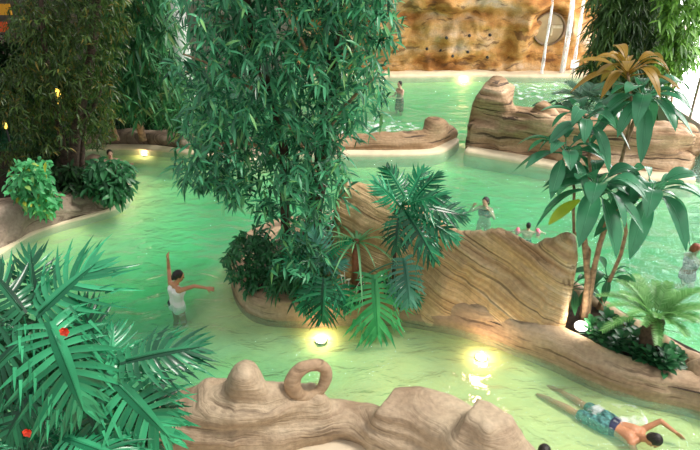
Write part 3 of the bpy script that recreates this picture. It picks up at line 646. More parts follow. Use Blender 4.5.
# ------------------------------------------------------------------ broad leaved trees of the right planter
def broad(e, c, n, L, W, mat, spread=1., elev=(.9, -.45), seed=0, arc=(0, 2 * PI)):
    for i in range(n):
        a = arc[0] + (arc[1] - arc[0]) * ((i * .618) % 1) + R.uniform(-.2, .2); k = i / max(1, n - 1)
        d = V((math.cos(a) * spread, math.sin(a) * spread * .9, elev[0] + (elev[1] - elev[0]) * k)); l = L * R.uniform(.8, 1.12); d.normalize()
        mb = MB(); p = V(c) + d * .08 - Z * .05 * k; q = p + d * (l * .22) + Z * .02
        mb.tube([V(c) - Z * .1 * k, p, q], [.012, .011, .009], 5)
        dr = .72 * R.uniform(.6, 1.35); upv = Z + rv(.22); leaf(mb, q, d, l, W * l, dr, up=upv, n=9, fold=.35, shape='oval'); mb.tube([q + d * (l * t) - Z * (dr * l * t * t - .004) for t in (0, .2, .4, .6, .8, .97)], [.009, .008, .007, .006, .004, .002], 4)
        mb.build('leaf', M[mat], e)
b = g(586, 326, .32); YB1 = b.y + .12; base = V((b.x, YB1, .30))
e = empty('umbrella_tree', base, 'multi stemmed tree with big drooping oval leaves behind the floodlight', 'tree')
cA = at(597, 186, YB1 - .1); cB = at(652, 190, YB1 + .15); cD = at(566, 150, YB1 + .2); cE = at(585, 118, YB1 + .3)
for q, r0, r1 in [([base, at(588, 280, YB1), at(583, 225, YB1), at(590, 205, YB1), cA], .06, .035), ([base + V((.08, .05, 0)), at(594, 268, YB1), at(606, 225, YB1), at(620, 205, YB1), cB - Z * .05], .05, .03), ([base + V((.0, .15, 0)), at(590, 250, YB1 + .2), at(574, 232, YB1 + .2), at(575, 190, YB1 + .2), cD], .03, .02), ([at(583, 225, YB1), at(590, 170, YB1 + .2), cE], .03, .018)]:
    tm = MB(); chain(tm, q, r0, r1, 9, seed=r0 * 50, amp=.04); tm.build('trunk', M['bark'], e)
broad(e, cA, 21, .66, .44, 'big'); broad(e, cB, 18, .66, .42, 'big'); broad(e, cD, 15, .56, .44, 'big'); broad(e, cE, 13, .50, .44, 'big')
mb = MB(); q = at(566, 208, YB1 - .3); leaf(mb, cA, (q - cA), .12, .02, 0); leaf(mb, at(580, 200, YB1 - .2), at(552, 216, YB1 - .35) - at(580, 200, YB1 - .2), .55, .24, .25, n=8, shape='oval'); mb.build('leaf', M['lime'], e)['label'] = 'yellowing leaf'
b2 = g(604, 318, .32); Y5 = b2.y + .3; base = V((b2.x, Y5, .30))
e = empty('ochre_crowned_tree', base, 'tall thin stemmed tree with large green leaves under a dry ochre yellow crown', 'tree')
cC = at(644, 96, Y5); cY = at(628, 72, Y5 + .1)
for q, r0, r1 in [([base, at(612, 275, Y5), at(626, 232, Y5), at(619, 185, Y5), at(624, 150, Y5), cC - Z * .1], .035, .028), ([at(624, 150, Y5), at(632, 105, Y5), cY], .022, .018)]:
    tm = MB(); chain(tm, q, r0, r1, 8, seed=r0 * 70, amp=.03); tm.build('trunk', M['redstem'] if 0 else M['bark'], e)
broad(e, cC, 21, .62, .40, 'big', elev=(.7, -.5)); broad(e, cY, 18, .60, .27, 'yellow', elev=(1.1, .1))
# low leaves around the foot of the trees
b = g(572, 312, .32)
e = empty('broadleaf_plant', V((b.x, b.y + .1, .30)), 'low plant with long dark drooping leaves beside the floodlight', 'plant')
broad(e, V((b.x - .02, b.y + .2, .75)), 9, .5, .3, 'cover', elev=(.8, -.1)); tm = MB(); tm.tube([V((b.x, b.y + .1, .28)), V((b.x - .02, b.y + .2, .72))], .02, 6); tm.build('stem', M['stem'], e)
b = g(606, 308, .32); e = empty('broadleaf_plant', V((b.x, b.y + .1, .30)), 'low broad leaved plant behind the floodlight and tree stems', 'plant')
broad(e, V((b.x, b.y + .2, .85)), 10, .5, .32, 'cover', elev=(.8, -.2)); tm = MB(); tm.tube([V((b.x, b.y + .1, .28)), V((b.x, b.y + .2, .82))], .02, 6); tm.build('stem', M['stem'], e)
# ------------------------------------------------------------------ palms
def frond(mb, p, d, L, droop, nl=26, ll=.2, lw=.018, up=Z):
    d = V(d).normalized(); pts = [p + d * (L * i / 12) - Z * (droop * L * (i / 12) ** 2) for i in range(13)]
    mb.tube(pts, [.012 * (1 - .8 * i / 12) for i in range(13)], 5)
    for k in range(nl):
        t = .14 + .85 * k / (nl - 1); i = min(11, int(t * 12)); a = pts[i].lerp(pts[i + 1], t * 12 - i); tg = (pts[i + 1] - pts[i]).normalized(); r = tg.cross(up)
        r = r.normalized() if r.length > 1e-3 else V((1, 0, 0)); nn = r.cross(tg); w = math.sin(PI * (.12 + .80 * t)) ** .6
        for sg in (-1, 1): leaf(mb, a, tg * .75 + r * sg + nn * .35, ll * w, lw, .12, up=nn, n=2, shape='taper')
b = g(649, 362, .32); YQ = b.y + .1; base = V((b.x, YQ, .30)); top = at(655, 318, YQ + .03)
e = empty('cycad_palm', base, 'stubby palm with a thick dark trunk and a spray of bright green fronds', 'palm')
tm = MB(); pts = [base.lerp(top, i / 14) for i in range(15)]; tm.tube(pts, [.135 + .018 * (i % 2) + .02 * math.sin(i / 14 * PI) for i in range(15)], 14)
tr_ = tm.build('trunk', M['darkbark'], e)
for i in range(30):
    a = i * 2.399; k = i / 29; d = V((math.cos(a), math.sin(a), 1.7 - 1.35 * k + (.35 if math.sin(a) < -.3 and k > .5 else 0))); mb = MB()
    frond(mb, top + V((math.cos(a), math.sin(a), 0)) * .05, d, R.uniform(.80, 1.02), .34 + .22 * k, nl=28, ll=.15, lw=.022); mb.build('frond', M['cyc'], e)
b = at(582, 110, 18.6); base = V((b.x, 18.6, .1)); top = at(584, 100, 18.6)
e = empty('fan_palm', base, 'grey green palm behind the banded rock wall beside the white pipe', 'palm'); tm = MB(); tm.tube([base, base.lerp(top, .5), top], [.13, .1, .09], 9); tm.build('trunk', M['darkbark'], e)
for i in range(16):
    a = i * 2.399; k = i / 15; mb = MB(); frond(mb, top, V((math.cos(a), math.sin(a), 1.3 - 1.3 * k)), R.uniform(.8, 1.1), .4, nl=20, ll=.4, lw=.05); mb.build('frond', M['greypalm'], e)
b = g(45, 190, .35); base = V((b.x, b.y + .8, .33)); top = base + Z * .5
e = empty('shade_palm', base, 'dark low palm under the trees of the left planter', 'palm'); tm = MB(); tm.tube([base, top], [.12, .1], 9); tm.build('trunk', M['darkbark'], e)
for i in range(14):
    a = i * 2.399; k = i / 13; mb = MB(); frond(mb, top, V((math.cos(a), math.sin(a), 1.2 - 1.0 * k)), R.uniform(1.0, 1.4), .4, nl=20, ll=.4, lw=.04); mb.build('frond', M['dark'], e)
def fuse(name, mb, mat, parent, vox=.008, smooth=4):
    o = mb.build(name, mat, None); md = o.modifiers.new('r', 'REMESH'); md.mode = 'VOXEL'; md.voxel_size = vox; md.use_smooth_shade = True
    if smooth: sm = o.modifiers.new('s', 'SMOOTH'); sm.factor = .5; sm.iterations = smooth
    dg = bpy.context.evaluated_depsgraph_get(); me = bpy.data.meshes.new_from_object(o.evaluated_get(dg)); me.name = name
    old = o.data; bpy.data.objects.remove(o); bpy.data.meshes.remove(old)
    off = wloc(parent); me.transform(Matrix.Translation(-off)); 
    if not me.materials: me.materials.append(mat)
    me.polygons.foreach_set('use_smooth', [True] * len(me.polygons))
    n = bpy.data.objects.new(name, me); COL.objects.link(n); n.parent = parent; return n
def hand(mb, w, d, side, palm, s, curl=.35):
    d = d.normalized(); side = (side - d * side.dot(d)).normalized(); n = d.cross(side)
    if n.dot(palm) < 0: n = -n
    for k, (off, ln) in enumerate([(-.032, .068), (-.011, .078), (.011, .073), (.031, .056)]):
        kn = w + (d * .088 + side * off * 1.05) * s
        mb.cap(w + (d * .012 + side * off * .6) * s, kn, .015 * s, .0125 * s, 8)
        d1 = (d + side * (off * 4.5) + n * curl * .6).normalized(); d2 = (d + side * (off * 4.5) + n * curl * 1.6).normalized()
        a = kn + d1 * (ln * .5 * s); mb.cap(kn, a, .0095 * s, .0088 * s, 8); mb.cap(a, a + d2 * (ln * .5 * s), .0088 * s, .0075 * s, 8)
    t0 = w + (d * .025 - side * .025) * s; t1 = w + (d * .06 - side * .062 + n * .015) * s; t2 = t1 + (d * .03 - side * .008 + n * .012) * s
    mb.cap(t0, t1, .014 * s, .011 * s, 8); mb.cap(t1, t2, .0105 * s, .009 * s, 8)
def human(name, label, P, U, Fd, arms, legs, skin, hair, clothes, s=1., face=None, headup=None, hairlen=0., female=False, feet_flex=0., vox=.008, headoff=(0, 0, 0)):
    U = V(U).normalized(); Fd = V(Fd); Fd = (Fd - U * Fd.dot(U)).normalized(); Rr = Fd.cross(U)
    P = V(P); lc = lambda r, f, u: P + (Rr * r + Fd * f + U * u) * s
    vec = lambda a: (Rr * a[0] + Fd * a[1] + U * a[2])
    B = MB(); sw = .145 if female else .17
    hipw = .09; tor = []
    for q in (-1, 1):
        tor += [(lc(q * hipw, 0, 0), lc(q * .055, .0, .18), .108 if female else .10, .086 if female else .095), (lc(q * .055, 0, .18), lc(q * .078, .0, .36), .09, .108),
                (lc(q * .078, 0, .36), lc(q * sw, -.01, .455), .10, .058), (lc(q * sw, -.01, .455), lc(0, -.01, .50), .055, .055)]
    tor.append((lc(-hipw, 0, 0), lc(hipw, 0, 0), .10, .10))
    for a, b, ra, rb in tor: B.cap(a, b, ra * s, rb * s, 14)
    if female:
        for q in (-1, 1): B.cap(lc(q * .075, .06, .34), lc(q * .08, .095, .32), .065 * s, .05 * s)
    for q in (-1, 1): B.cap(lc(q * .08, -.04, -.03), lc(q * .08, -.055, -.05), .085 * s, .075 * s)
    Fh = V(face).normalized() if face is not None else Fd
    Uh = V(headup) if headup is not None else U
    Uh = (Uh - Fh * Uh.dot(Fh)).normalized(); Rh = Fh.cross(Uh)
    nb = lc(0, -.01, .49); hc = nb + (Uh * .21 + Fh * .025) * s + V(headoff)
    B.cap(nb - U * .03 * s, hc - Uh * .05 * s, .058 * s, .052 * s)
    mt = Matrix((Rh, Fh, Uh)).transposed()
    hp = lambda r, f, u: hc + (Rh * r + Fh * f + Uh * u) * s
    B.ball(hc + Uh * .02 * s, V((.074, .094, .10)) * s, 16, 12, mt); B.cap(hp(0, .03, -.04), hp(0, .045, -.075), .062 * s, .042 * s)
    B.cap(hp(0, .088, .01), hp(0, .108, -.025), .010 * s, .015 * s, 8)                      # nose
    for q in (-1, 1):
        B.ball(hp(q * .076, -.005, -.005), V((.012, .022, .033)) * s, 8, 6, mt)             # ears
        B.cap(hp(q * .02, .09, .028), hp(q * .045, .078, .026), .010 * s, .009 * s, 8)      # brow
    limbs = []
    for q, a in zip((-1, 1), arms):
        sh = lc(q * (sw + .015), -.01, .45); e = sh + vec(a[0]).normalized() * .285 * s; w = e + vec(a[1]).normalized() * .25 * s
        B.cap(sh, e, .05 * s, .038 * s); B.cap(e, w, .039 * s, .026 * s)
        hd = vec(a[2]) if len(a) > 2 else (w - e); hand(B, w, hd, vec((q * .3, .6, .3)) if len(a) < 4 else vec(a[3]), Fd, s); limbs.append((sh, e, w))
    lg = []
    for q, a in zip((-1, 1), legs):
        h = lc(q * hipw, 0, -.02); k = h + vec(a[0]).normalized() * .42 * s; an = k + vec(a[1]).normalized() * .41 * s
        B.cap(h, k, .088 * s, .054 * s); c = k.lerp(an, .3) - vec((0, .012, 0)) * s; B.cap(k, c, .052 * s, .054 * s); B.cap(c, an, .054 * s, .035 * s)
        fd = vec(a[2]).normalized(); hl = an - fd * .045 * s - (an - k).normalized() * -.03 * s
        B.cap(hl, an + fd * .09 * s + (an - k).normalized() * .04 * s, .035 * s, .034 * s); B.cap(an + fd * .09 * s + (an - k).normalized() * .04 * s, an + fd * .17 * s + (an - k).normalized() * .05 * s, .036 * s, .022 * s); lg.append((h, k, an))
    zmin = min(v[2] for v in B.v)
    root = empty(name, V((P.x, P.y, zmin)), label, 'person')
    body = fuse('body', B, M[skin], root, vox * s if s < 1 else vox)
    E = MB()
    for q in (-1, 1): E.ball(hp(q * .031, .086, .008), V((.013, .009, .008)) * s, 8, 6, mt)
    E.build('eyes', M['eye'], root)
    m = MB(); m.cap(hp(-.022, .083, -.058), hp(.022, .083, -.058), .008 * s, .008 * s, 8); m.cap(hp(-.012, .088, -.056), hp(.012, .088, -.056), .008 * s, .008 * s, 8); m.build('mouth', M['lip'], root)
    if hair:
        h = MB(); h.ball(hp(0, -.018, .045), V((.084, .094, .088)) * s, 16, 12, mt); h.ball(hp(0, -.05, .0), V((.078, .062, .085)) * s, 14, 10, mt)
        for q in (-1, 1): h.ball(hp(q * .068, -.01, .03), V((.018, .05, .055)) * s, 10, 8, mt)
        if hairlen:
            for q in (-.03, 0, .03): h.cap(hp(q, -.075, .02), hp(q * 1.4, -.10, -hairlen), .05 * s, .03 * s)
        fuse('hair', h, M[hair], root, .007, 2)
    if 'shorts' in clothes:
        c = MB()
        for q, (h, k, an) in zip((-1, 1), lg): c.cap(h, h.lerp(k, .72), .112 * s, .098 * s, 16); c.cap(lc(q * hipw, 0, 0), lc(q * .06, 0, .11), .118 * s, .108 * s, 16); c.cap(lc(q * .08, -.04, -.03), lc(q * .08, -.055, -.05), .098 * s, .088 * s)
        c.cap(lc(-hipw, 0, 0), lc(hipw, 0, 0), .112 * s, .112 * s); so = fuse('shorts', c, M[clothes['shorts']], root, .010, 3)
        w = MB()
        for q in (-1, 1): w.cap(lc(q * .062, 0, .10), lc(q * .058, 0, .135), .114 * s, .109 * s, 16)
        fuse('waistband', w, M['navy'], so, .010, 2)
    if 'suit' in clothes:
        c = MB()
        for a, b, ra, rb in tor[:2] + tor[4:6] + [tor[-1]]: c.cap(a, b, (ra + .011) * s, (rb + .011) * s, 16)
        for q in (-1, 1):
            c.cap(lc(q * .08, -.04, -.03), lc(q * .08, -.055, -.05), .096 * s, .086 * s)
            c.cap(lc(q * .078, .06, .38), lc(q * .10, .0, .50), .045 * s, .03 * s, 8); c.cap(lc(q * .10, .0, .50), lc(q * .07, -.09, .38), .03 * s, .04 * s, 8)
            if female: c.cap(lc(q * .075, .06, .34), lc(q * .08, .095, .32), .075 * s, .06 * s)
        c.cap(lc(0, .01, -.02), lc(0, .0, -.09), .09 * s, .05 * s); fuse('swimsuit', c, M[clothes['suit']], root, .010, 3)
    if 'bikini' in clothes:
        c = MB()
        for q in (-1, 1): c.cap(lc(q * .075, .06, .34), lc(q * .08, .095, .32), .073 * s, .058 * s); c.cap(lc(q * .08, 0, .32), lc(q * .08, 0, .35), .117 * s, .119 * s)
        fuse('bikini_top', c, M[clothes['bikini']], root, .010, 2)
    if 'armbands' in clothes:
        for sh, e, w in limbs:
            c = MB(); a = sh.lerp(e, .35); b_ = sh.lerp(e, .85); dd = (b_ - a).normalized(); o_ = dd.orthogonal().normalized(); o2 = dd.cross(o_)
            c.tube([a, a.lerp(b_, .15), a.lerp(b_, .5), a.lerp(b_, .85), b_], [.05, .085, .098, .085, .05], 18); c.build('armband', M[clothes['armbands']], root)
    return root, lc
up = V((0, 0, 1))
stand = [((-.12, .05, -1), (-.05, -.1, -1), (0, 1, 0)), ((.12, .1, -1), (.05, -.1, -1), (0, 1, 0))]
def treads(k=.3): return [((-.2, .5, -1), (0, -.6, -1), (0, .8, -.6)), ((.2, .2, -1), (0, -.8, -1), (0, .8, -.6))]
# woman in white, arms spread, seen from behind
p = g(177, 303, 0); fz_ = bed(p.x, p.y)
r1, l1 = human('person', 'person in a white swimsuit standing waist deep with both arms spread in the left channel', V((p.x, p.y, -.06)), V((.05, -.03, 1)), V((.75, .75, 0)),
     [((-.7, .35, .75), (.05, .0, 1), (.1, 0, 1)), ((.35, .9, .12), (.75, .5, .0))], stand, 'skin2', 'hair', {'suit': 'whitesuit'}, s=.98, face=V((.9, .3, -.35)), female=True, hairlen=.05)
wr = MB(); wr.cap(l1(-.12, -.06, .03), l1(-.16, -.04, -.08), .075, .06, 12); wr.cap(l1(-.15, 0, .02), l1(-.06, .1, .0), .05, .05, 12); fuse('swim_wrap', wr, M['blacksuit'], r1, .010, 2)['label'] = 'dark bundled cloth at the hip'
# front crawl swimmer
a = g(607, 420, -.02); sh_ = g(634, 433, .02); U_ = (sh_ - a).normalized(); U_ = V((U_.x, U_.y, .13)).normalized(); side = V((-U_.y, U_.x, 0))
el = g(657, 413, .30) - g(640, 428, .12); 
def inv(U, Fd, w):
    U = V(U).normalized(); Fd = V(Fd); Fd = (Fd - U * Fd.dot(U)).normalized(); Rr = Fd.cross(U); w = V(w); return (w.dot(Rr), w.dot(Fd), w.dot(U))
Fs = V((0, 0, -1)); Rs = Fs.cross(U_)
elb = g(658, 416, .26); wri = g(679, 432, .08); s0 = g(637, 426, .05)
i1 = inv(U_, Fs, elb - s0); i2 = inv(U_, Fs, wri - elb); other = inv(U_, Fs, V((.35, -.45, -.55))); other2 = inv(U_, Fs, V((.5, .0, -.5)))
Lft = (other, other2); Rgt = (i1, i2)
left_is_up = Rs.dot(side) < 0
human('person', 'person in patterned teal shorts swimming front crawl in the near channel, one bent arm lifted', a + V((0, 0, -.06)), U_, Fs, [Rgt, Lft] if left_is_up else [Lft, Rgt],
      [((-.10, -.06, -1), (-.06, -.10, -1), (0, .1, -1)), ((.10, -.10, -1), (.06, -.12, -1), (0, .1, -1))], 'skin2', 'hair', {'shorts': 'teal'}, s=1.0, face=(U_ * .45 + Fs * .8), headup=U_ * .9 - Fs * .3, headoff=V((.0, 0, .05)) - side * .05)
# woman treading water
p = g(486, 205, 0)
human('person', 'person with dark wet hair treading chest deep beside the slab, hands raised to the face', V((p.x, p.y, -.54)), up, V((-.55, -.85, 0)), [((-.5, .6, -.35), (.5, .3, .9)), ((.6, .5, -.3), (-.45, .25, 1))], treads(), 'pale', 'hair', {'bikini': 'blacksuit'}, s=.95, face=V((-.6, -.75, -.2)), female=True, hairlen=.12)
# child with arm bands
p = g(528, 230, 0)
human('person', 'small swimmer with black hair and two pink armbands just behind the slab top', V((p.x, p.y, -.36)), up, V((.1, 1, 0)), [((-1, .1, .12), (-.6, .6, -.5)), ((1, .1, .12), (.6, .6, -.5))], treads(), 'pale', 'hair', {'armbands': 'pink', 'shorts': 'navy'}, s=.66, face=V((.2, .95, -.1)))
# far man
p = g(400, 93, 0)
human('person', 'bare chested person standing in the far pool near the cliff', V((p.x, p.y, -.34)), up, V((-.8, -.5, 0)), [((-.2, .5, -1), (.3, 1, .1)), ((.2, .4, -1), (-.3, 1, .1))], stand, 'pale', 'hair', {'shorts': 'blacksuit'}, s=1.0, face=V((-.8, -.6, -.1)))
# bather by the round shrub
p = g(112, 166, 0)
human('person', 'dark haired bather partly hidden behind the round shrub at the left planter tip', V((p.x, p.y, -.30)), up, V((.6, -.8, 0)), [((-.7, .4, -.4), (-.2, .9, .2)), ((.7, .4, -.4), (.2, .9, .2))], treads(), 'pale', 'hair', {'shorts': 'blacksuit'}, s=.98, face=V((.5, -.8, -.1)))
# cropped head at the bottom edge
p = g(542, 463, 0)
human('person', 'dark haired head of a bather cut off by the bottom picture edge', V((p.x, p.y, -.50)), up, V((.5, .8, 0)), [((-.7, .6, -.3), (-.2, 1, 0)), ((.7, .6, -.3), (.2, 1, 0))], treads(), 'skin', 'hair', {'shorts': 'navy'}, s=1.0, face=V((.4, .9, .0)))
# auburn haired bather at the right edge
p = g(695, 250, 0)
human('person', 'auburn haired bather in the water at the right picture edge', V((p.x, p.y, -.66)), up, V((.9, .3, 0)), [((-.6, .6, -.4), (-.2, 1, 0)), ((.6, .6, -.4), (.2, 1, 0))], treads(), 'pale', 'auburn', {'suit': 'blacksuit'}, s=1.0, face=V((.9, .2, 0)), female=True, hairlen=.05)
# ------------------------------------------------------------------ porthole, nozzles, waterfalls, foam
glow = plain('warm lens', (1, .9, .7), .3, .02, emit=((1, .86, .55), 9.)); lensw = plain('white lens', (1, 1, 1), .3, .02, emit=((1, .93, .82), 7.))
pc = at(549, 29, YB + .12); rad = 15.5 * pxm((pc - CAM).dot(FW))
ph = empty('porthole', V((pc.x, pc.y, pc.z - rad)), 'round brown porthole set in the far cliff between the thin waterfalls', 'porthole')
mb = MB(); k = [V((pc.x + rad * math.cos(w), pc.y, pc.z + rad * math.sin(w))) for w in [2 * PI * i / 40 for i in range(41)]]; mb.tube(k, .05, 8, cap=False); mb.build('frame', plain('dark frame', (.16, .10, .05), .5), ph)
mb = MB(); mb.tube([pc + V((0, .03, 0)), pc + V((0, .07, 0))], rad * .98, 40); pn = mb.build('pane', plain('brown pane', (.34, .245, .12), .25, .1, 2), ph, smooth=False)
mb = MB(); mb.box((pc.x + rad * .25, pc.y - .03, pc.z + rad * .05), (pc.x + rad * .85, pc.y + .03, pc.z + rad * .22)); mb.box((pc.x + rad * .12, pc.y - .03, pc.z - rad * .4), (pc.x + rad * .25, pc.y + .03, pc.z + rad * .22)); mb.build('latch', plain('pale latch', (.55, .45, .28), .5), pn, smooth=False)
for px, py in [(446, 37), (469, 35), (490, 35), (427, 49), (441, 51), (452, 55), (467, 51), (487, 57)]:
    c = at(px, py, YB); cand = min((math.hypot(vx - c.x, vz - c.z), vy) for vx, vy, vz in mw.v[::3]); y = cand[1]
    n = MB(); n.tube([(c.x, y + .08, c.z), (c.x, y - .05, c.z), (c.x, y - .06, c.z), (c.x, y - .02, c.z)], [.065, .065, .035, .03], 12)
    tag(n.build('wall_nozzle', M['blackm'], loc=(c.x, y, c.z)), 'small dark round nozzle dotted on the lower ochre cliff', 'nozzle', 'cliff nozzles')
m, t, o = nm('falling water'); d = N(t, 'ShaderNodeBsdfPrincipled', Roughness=.25); d.inputs['Base Color'].default_value = (.92, .93, .95, 1)
tp = N(t, 'ShaderNodeBsdfTransparent'); nz = N(t, 'ShaderNodeTexNoise', Scale=5, Detail=4); tc = N(t, 'ShaderNodeTexCoord'); mp = N(t, 'ShaderNodeMapping', Scale=(4, 4, .5)); t.links.new(tc.outputs['Object'], mp.inputs[0]); t.links.new(mp.outputs[0], nz.inputs[0])
ms = N(t, 'ShaderNodeMixShader'); t.links.new(ramp(t, nz.outputs['Fac'], [(.40, (.12, .12, .12)), (.60, (.9, .9, .9))]), ms.inputs[0]); t.links.new(tp.outputs[0], ms.inputs[1]); t.links.new(d.outputs[0], ms.inputs[2]); t.links.new(ms.outputs[0], o.inputs['Surface']); fallm = m
def fall(label, px, w, yo):
    mb = MB(); pts = []; rs = []
    P = catmull([tuple(at(a, b, YB - yo)) for a, b in px], .12)
    for i, q in enumerate(P):
        q = V(q); t = i / (len(P) - 1); pts.append(q + V((.03 * noise.noise(V((0, 0, q.z * 3 + w))), -.05, 0))); rs.append(w * (1 + .5 * t) * (1 + .5 * noise.noise(V((5, w * 9, q.z * 5)))))
    mb.tube(pts, rs, 8); k = min(pts, key=lambda q: q.z)
    tag(mb.build('waterfall', fallm, loc=k), label, 'waterfall', None)
fall('thinnest waterfall thread falling in front of the porthole', [(555, -60), (552, 4), (546, 40), (540, 84)], .05, .55)
fall('widest white waterfall running down the cliff just right of the porthole', [(574, -60), (572, 2), (567, 40), (560, 82)], .09, .45)
fall('shorter waterfall thread farthest right on the cliff beside the dark tree', [(589, -60), (583, 2), (577, 40), (571, 84)], .055, .45)
m, t, o = nm('foam'); d = N(t, 'ShaderNodeBsdfDiffuse', Color=(.9, .93, .92, 1)); tp = N(t, 'ShaderNodeBsdfTransparent'); nz = N(t, 'ShaderNodeTexNoise', Scale=3.5, Detail=6); ms = N(t, 'ShaderNodeMixShader')
tc = N(t, 'ShaderNodeTexCoord'); t.links.new(tc.outputs['Object'], nz.inputs[0]); t.links.new(ramp(t, nz.outputs['Fac'], [(.50, (0, 0, 0)), (.68, (.75, .75, .75))]), ms.inputs[0]); t.links.new(tp.outputs[0], ms.inputs[1]); t.links.new(d.outputs[0], ms.inputs[2]); t.links.new(ms.outputs[0], o.inputs['Surface'])
def foam(label, c, rx, ry, seed):
    mb = MB(); vs = []; nr, na = 7, 36; vs.append((c.x, c.y, .03)); fs = []
    for r in range(1, nr + 1):
        for a in range(na):
            w = 2 * PI * a / na; q = r / nr * (1 + .25 * noise.noise(V((math.cos(w) * 1.5, math.sin(w) * 1.5, seed)))); x = c.x + rx * q * math.cos(w); y = c.y + ry * q * math.sin(w)
            vs.append((x, y, .008 + .05 * (1 - r / nr) + .02 * noise.noise(V((x * 4, y * 4, seed)))))
    for a in range(na): fs.append((0, 1 + a, 1 + (a + 1) % na))
    for r in range(nr - 1):
        for a in range(na): i = 1 + r * na + a; j = 1 + r * na + (a + 1) % na; fs.append((i, i + na, j + na, j))
    mb.add(vs, fs); tag(mb.build('foam', bpy.data.materials['foam'], loc=(c.x, c.y, 0)), label, 'foam', kind='stuff')
foam('white foam where the waterfalls hit the far pool', g(552, 92), 2.2, 1.6, 1); foam('white foam along the low rock arm behind the large tree', g(365, 126), 1.6, 1.0, 4)
foam('white splash around the front crawl swimmer', g(618, 416), .4, .3, 7)
# sign, pipe, window wall, backdrop pieces
c = at(575, 64, YB - 1.2); s = MB(); s.box((c.x - .17, c.y, c.z - .17), (c.x + .17, c.y + .03, c.z + .17)); po = MB(); po.tube([(c.x, c.y + .045, 0), (c.x, c.y + .045, c.z + .1)], .025, 8)
e = empty('sign_post', V((c.x, c.y, 0)), 'small white square sign beside the waterfalls', 'sign'); s.build('sign_board', M['white'], e, smooth=False); po.build('post', M['metal'], e)
mb = MB(); Yp = 18.4; P = [at(593, 128, Yp), at(595, 119, Yp), at(600, 111, Yp), at(607, 107.5, Yp), at(613, 109, Yp), at(617, 114, Yp), at(619, 122, Yp), at(620, 132, Yp)]
P = [V((P[0].x - .02, Yp, 0))] + P + [V((P[-1].x, Yp, 0))]
mb.tube([V(q) for q in catmull([tuple(q) for q in P], .1)], .07, 10); tag(mb.build('arched_pipe', M['white'], loc=(P[0].x, Yp, 0)), 'white arched pipe curving up behind the banded rock wall', 'pipe')
# window wall on the right: bright panes between slim bars
XW = at(684, 105, 19.5).x
wn = empty('window_1', V((XW, 18, 0)), None, None); wn['kind'] = 'structure'
pane = plain('bright daylight pane', (.9, .9, .9), .2, .01, emit=((1.0, .95, .95), 7.0))
y = 10.4
while y < 27.5:
    mb = MB(); mb.box((XW + .06, y + .06, .75), (XW + .09, y + 1.64, 6.9)); mb.build('pane', pane, wn, smooth=False); y += 1.7
mb = MB()
for i in range(11): mb.box((XW - .05, 10.32 + 1.7 * i, .6), (XW + .12, 10.47 + 1.7 * i, 7.0))
for z in (.6, 2.6, 4.6, 6.85): mb.box((XW - .04, 10.32, z), (XW + .12, 27.5, z + .12))
mb.build('window_frame', plain('pinkish frame', (.62, .50, .46), .5), wn, smooth=False)
mb = MB(); mb.box((XW - .05, 9.0, -1.2), (XW + .3, YB + .1, .6)); tag(mb.build('wall_right', plain('cream plaster', (.70, .62, .54), .7, .05, 1), smooth=False), kind='structure')
# far right pieces
p = at(697, 128, 17.6); b0 = MB(); 
ridge(b0, [(XW - 1.7, 17.5, .8, .8), (XW - 1.2, 17.3, 1.0, .9), (XW - .6, 17.3, .9, .9), (XW - .2, 17.3, .7, .8)], side=1, n=2.4, amp=.1, led=.05, seed=21, shore=False)
tag(b0.build('boulder', M['far'], loc=(XW - 1, 17.6, -1.2)), 'tan boulder under the bright window at the right picture edge', 'rock')
# orange banners and lanterns in the far left backdrop
for i, (px0, py0, px1, py1, col, lab) in enumerate([(-14, 4, 9, 15, (.95, .45, .05), 'glowing orange panel high in the far left corner'), (-10, 22, 6, 32, (.75, .12, .04), 'red panel below the orange panel in the far left corner')]):
    a = at(px0, py1, 25.2); b_ = at(px1, py0, 25.2); mb = MB(); mb.box((a.x, 25.2, a.z), (b_.x, 25.28, b_.z)); e = empty('wall_panel', (a.x, 25.3, 0), lab, 'panel')
    mb.build('panel', plain('panel %d' % i, col, .5, .05, 2, emit=(col, .2)), e, smooth=False); mb = MB(); mb.box((a.x + .1, 25.28, 0), (a.x + .2, 25.34, b_.z)); mb.build('post', M['blackm'], e, smooth=False)
for px, py, Yl, lab in [(57, 96, Y1 + .9, 'small glowing yellow lantern among the dark trees'), (5, 125, Y1 + 1.8, 'tiny glowing lantern low in the dark far left corner'), (58, 124, Y1 + 1.6, 'tiny glowing lantern beside the dark tree trunk')]:
    c = at(px, py, Yl); r_ = .14 if py == 96 else .07; e = empty('lantern', V((c.x, c.y, .2)), lab, 'lantern'); mb = MB(); mb.ball(c, V((r_ * .7, r_ * .7, r_ * 1.6)), 12, 8); mb.build('lamp_globe', plain('amber globe', (1, .7, .15), .4, .02, emit=((1, .62, .08), 3.)), e)
    mb = MB(); mb.tube([(c.x, c.y + .02, .15), (c.x, c.y + .02, c.z - r_ * 1.4)], .025, 8); mb.build('post', M['blackm'], e)
# ------------------------------------------------------------------ lamps
def lamp(name, ty, loc, energy, col, parent=None, **kw):
    d = bpy.data.lights.new(name, ty); d.energy = energy; d.color = col
    for k_, v_ in kw.items(): setattr(d, k_, v_)
    o = bpy.data.objects.new(name, d); COL.objects.link(o)
    if parent: o.parent = parent; o.location = V(loc) - wloc(parent)
    else: o.location = loc
    return o
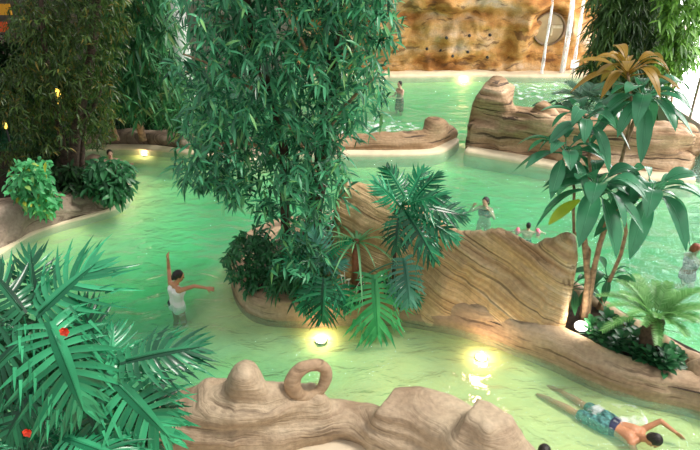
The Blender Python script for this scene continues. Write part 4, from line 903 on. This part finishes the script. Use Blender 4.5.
# floodlight in the planter
c = at(581, 327, g(581, 336, .32).y + .02); e = empty('floodlight', V((c.x, c.y, .30)), 'round white floodlight glowing at the foot of the tree stems', 'floodlight')
ax = (tocam(c) * .5 + Z * 1.0).normalized(); mb = MB(); mb.tube([c - ax * .11, c - ax * .02, c, c + ax * .02], [.085, .12, .125, .125], 20, cap=True); hs_ = mb.build('housing', M['blackm'], e)
mb = MB(); mb.tube([c + ax * .015, c + ax * .03], [.108, .105], 20); mb.build('lens', lensw, hs_); mb = MB(); mb.tube([V((c.x, c.y, .28)), c - ax * .08], .02, 8); mb.build('bracket', M['blackm'], e)
lamp('floodlight_lamp', 'POINT', c + ax * .14, 14, (1, .88, .7), e, shadow_soft_size=.08)
# underwater lamps
uw = [(321, 339, 85, 'under the drooping philodendron leaves'), (481, 358, 85, 'in front of the layered slab'), (145, 155, 420, 'below the far left rock ledge'), (464, 83, 120, 'on the far pool wall under the cliff'), (492, 166, 110, 'in front of the banded rock wall'), (225, 303, 0, 'x'), (650, 412, 0, 'x')]
for px, py, en, lab in uw:
    if not en: continue
    c = g(px, py, -.3); zb_ = bed(c.x, c.y); c = g(px, py, zb_); zb_ = bed(c.x, c.y); z = zb_ + .03; c.z = z; e = empty('underwater_light', V((c.x, c.y, bed(c.x, c.y))), 'round glowing underwater pool light ' + lab, 'pool light')
    mb = MB(); mb.tube([V((c.x, c.y, zb_ - .03)), V((c.x, c.y, z - .02)), V((c.x, c.y, z - .01))], [.10, .115, .105], 16); hs_ = mb.build('housing', M['metal'], e)
    mb = MB(); mb.ball(V((c.x, c.y, z - .02)), V((.105, .105, .03)), 16, 8); mb.build('lens', glow, hs_)
    lamp('pool_lamp', 'POINT', V((c.x, c.y, z + .10)), en * .24, (1, .56, .36), e, shadow_soft_size=.06)
# daylight through the glazed hall
w = bpy.data.worlds.new('world'); SC.world = w; w.use_nodes = True; t = w.node_tree; bg = t.nodes['Background']
tc = N(t, 'ShaderNodeTexCoord'); sp = N(t, 'ShaderNodeSeparateXYZ'); t.links.new(tc.outputs['Generated'], sp.inputs[0])
t.links.new(ramp(t, sp.outputs['Z'], [(0, (.50, .45, .40)), (.5, (.92, .94, .96)), (1, (1, 1, 1))]), bg.inputs['Color']); bg.inputs['Strength'].default_value = .82
s_ = lamp('sun', 'SUN', (6, 4, 12), 3.0, (1, .95, .86), angle=math.radians(14)); s_.rotation_euler = V((-.62, .06, -1)).to_track_quat('-Z', 'Y').to_euler()
SC.view_settings.view_transform = 'Standard'; SC.view_settings.look = 'None'; SC.view_settings.exposure = 0.1; SC.view_settings.gamma = 1.0; SC.view_settings.use_curve_mapping = False
SC.cycles.use_denoising = True; SC.cycles.max_bounces = 8; SC.cycles.transparent_max_bounces = 12
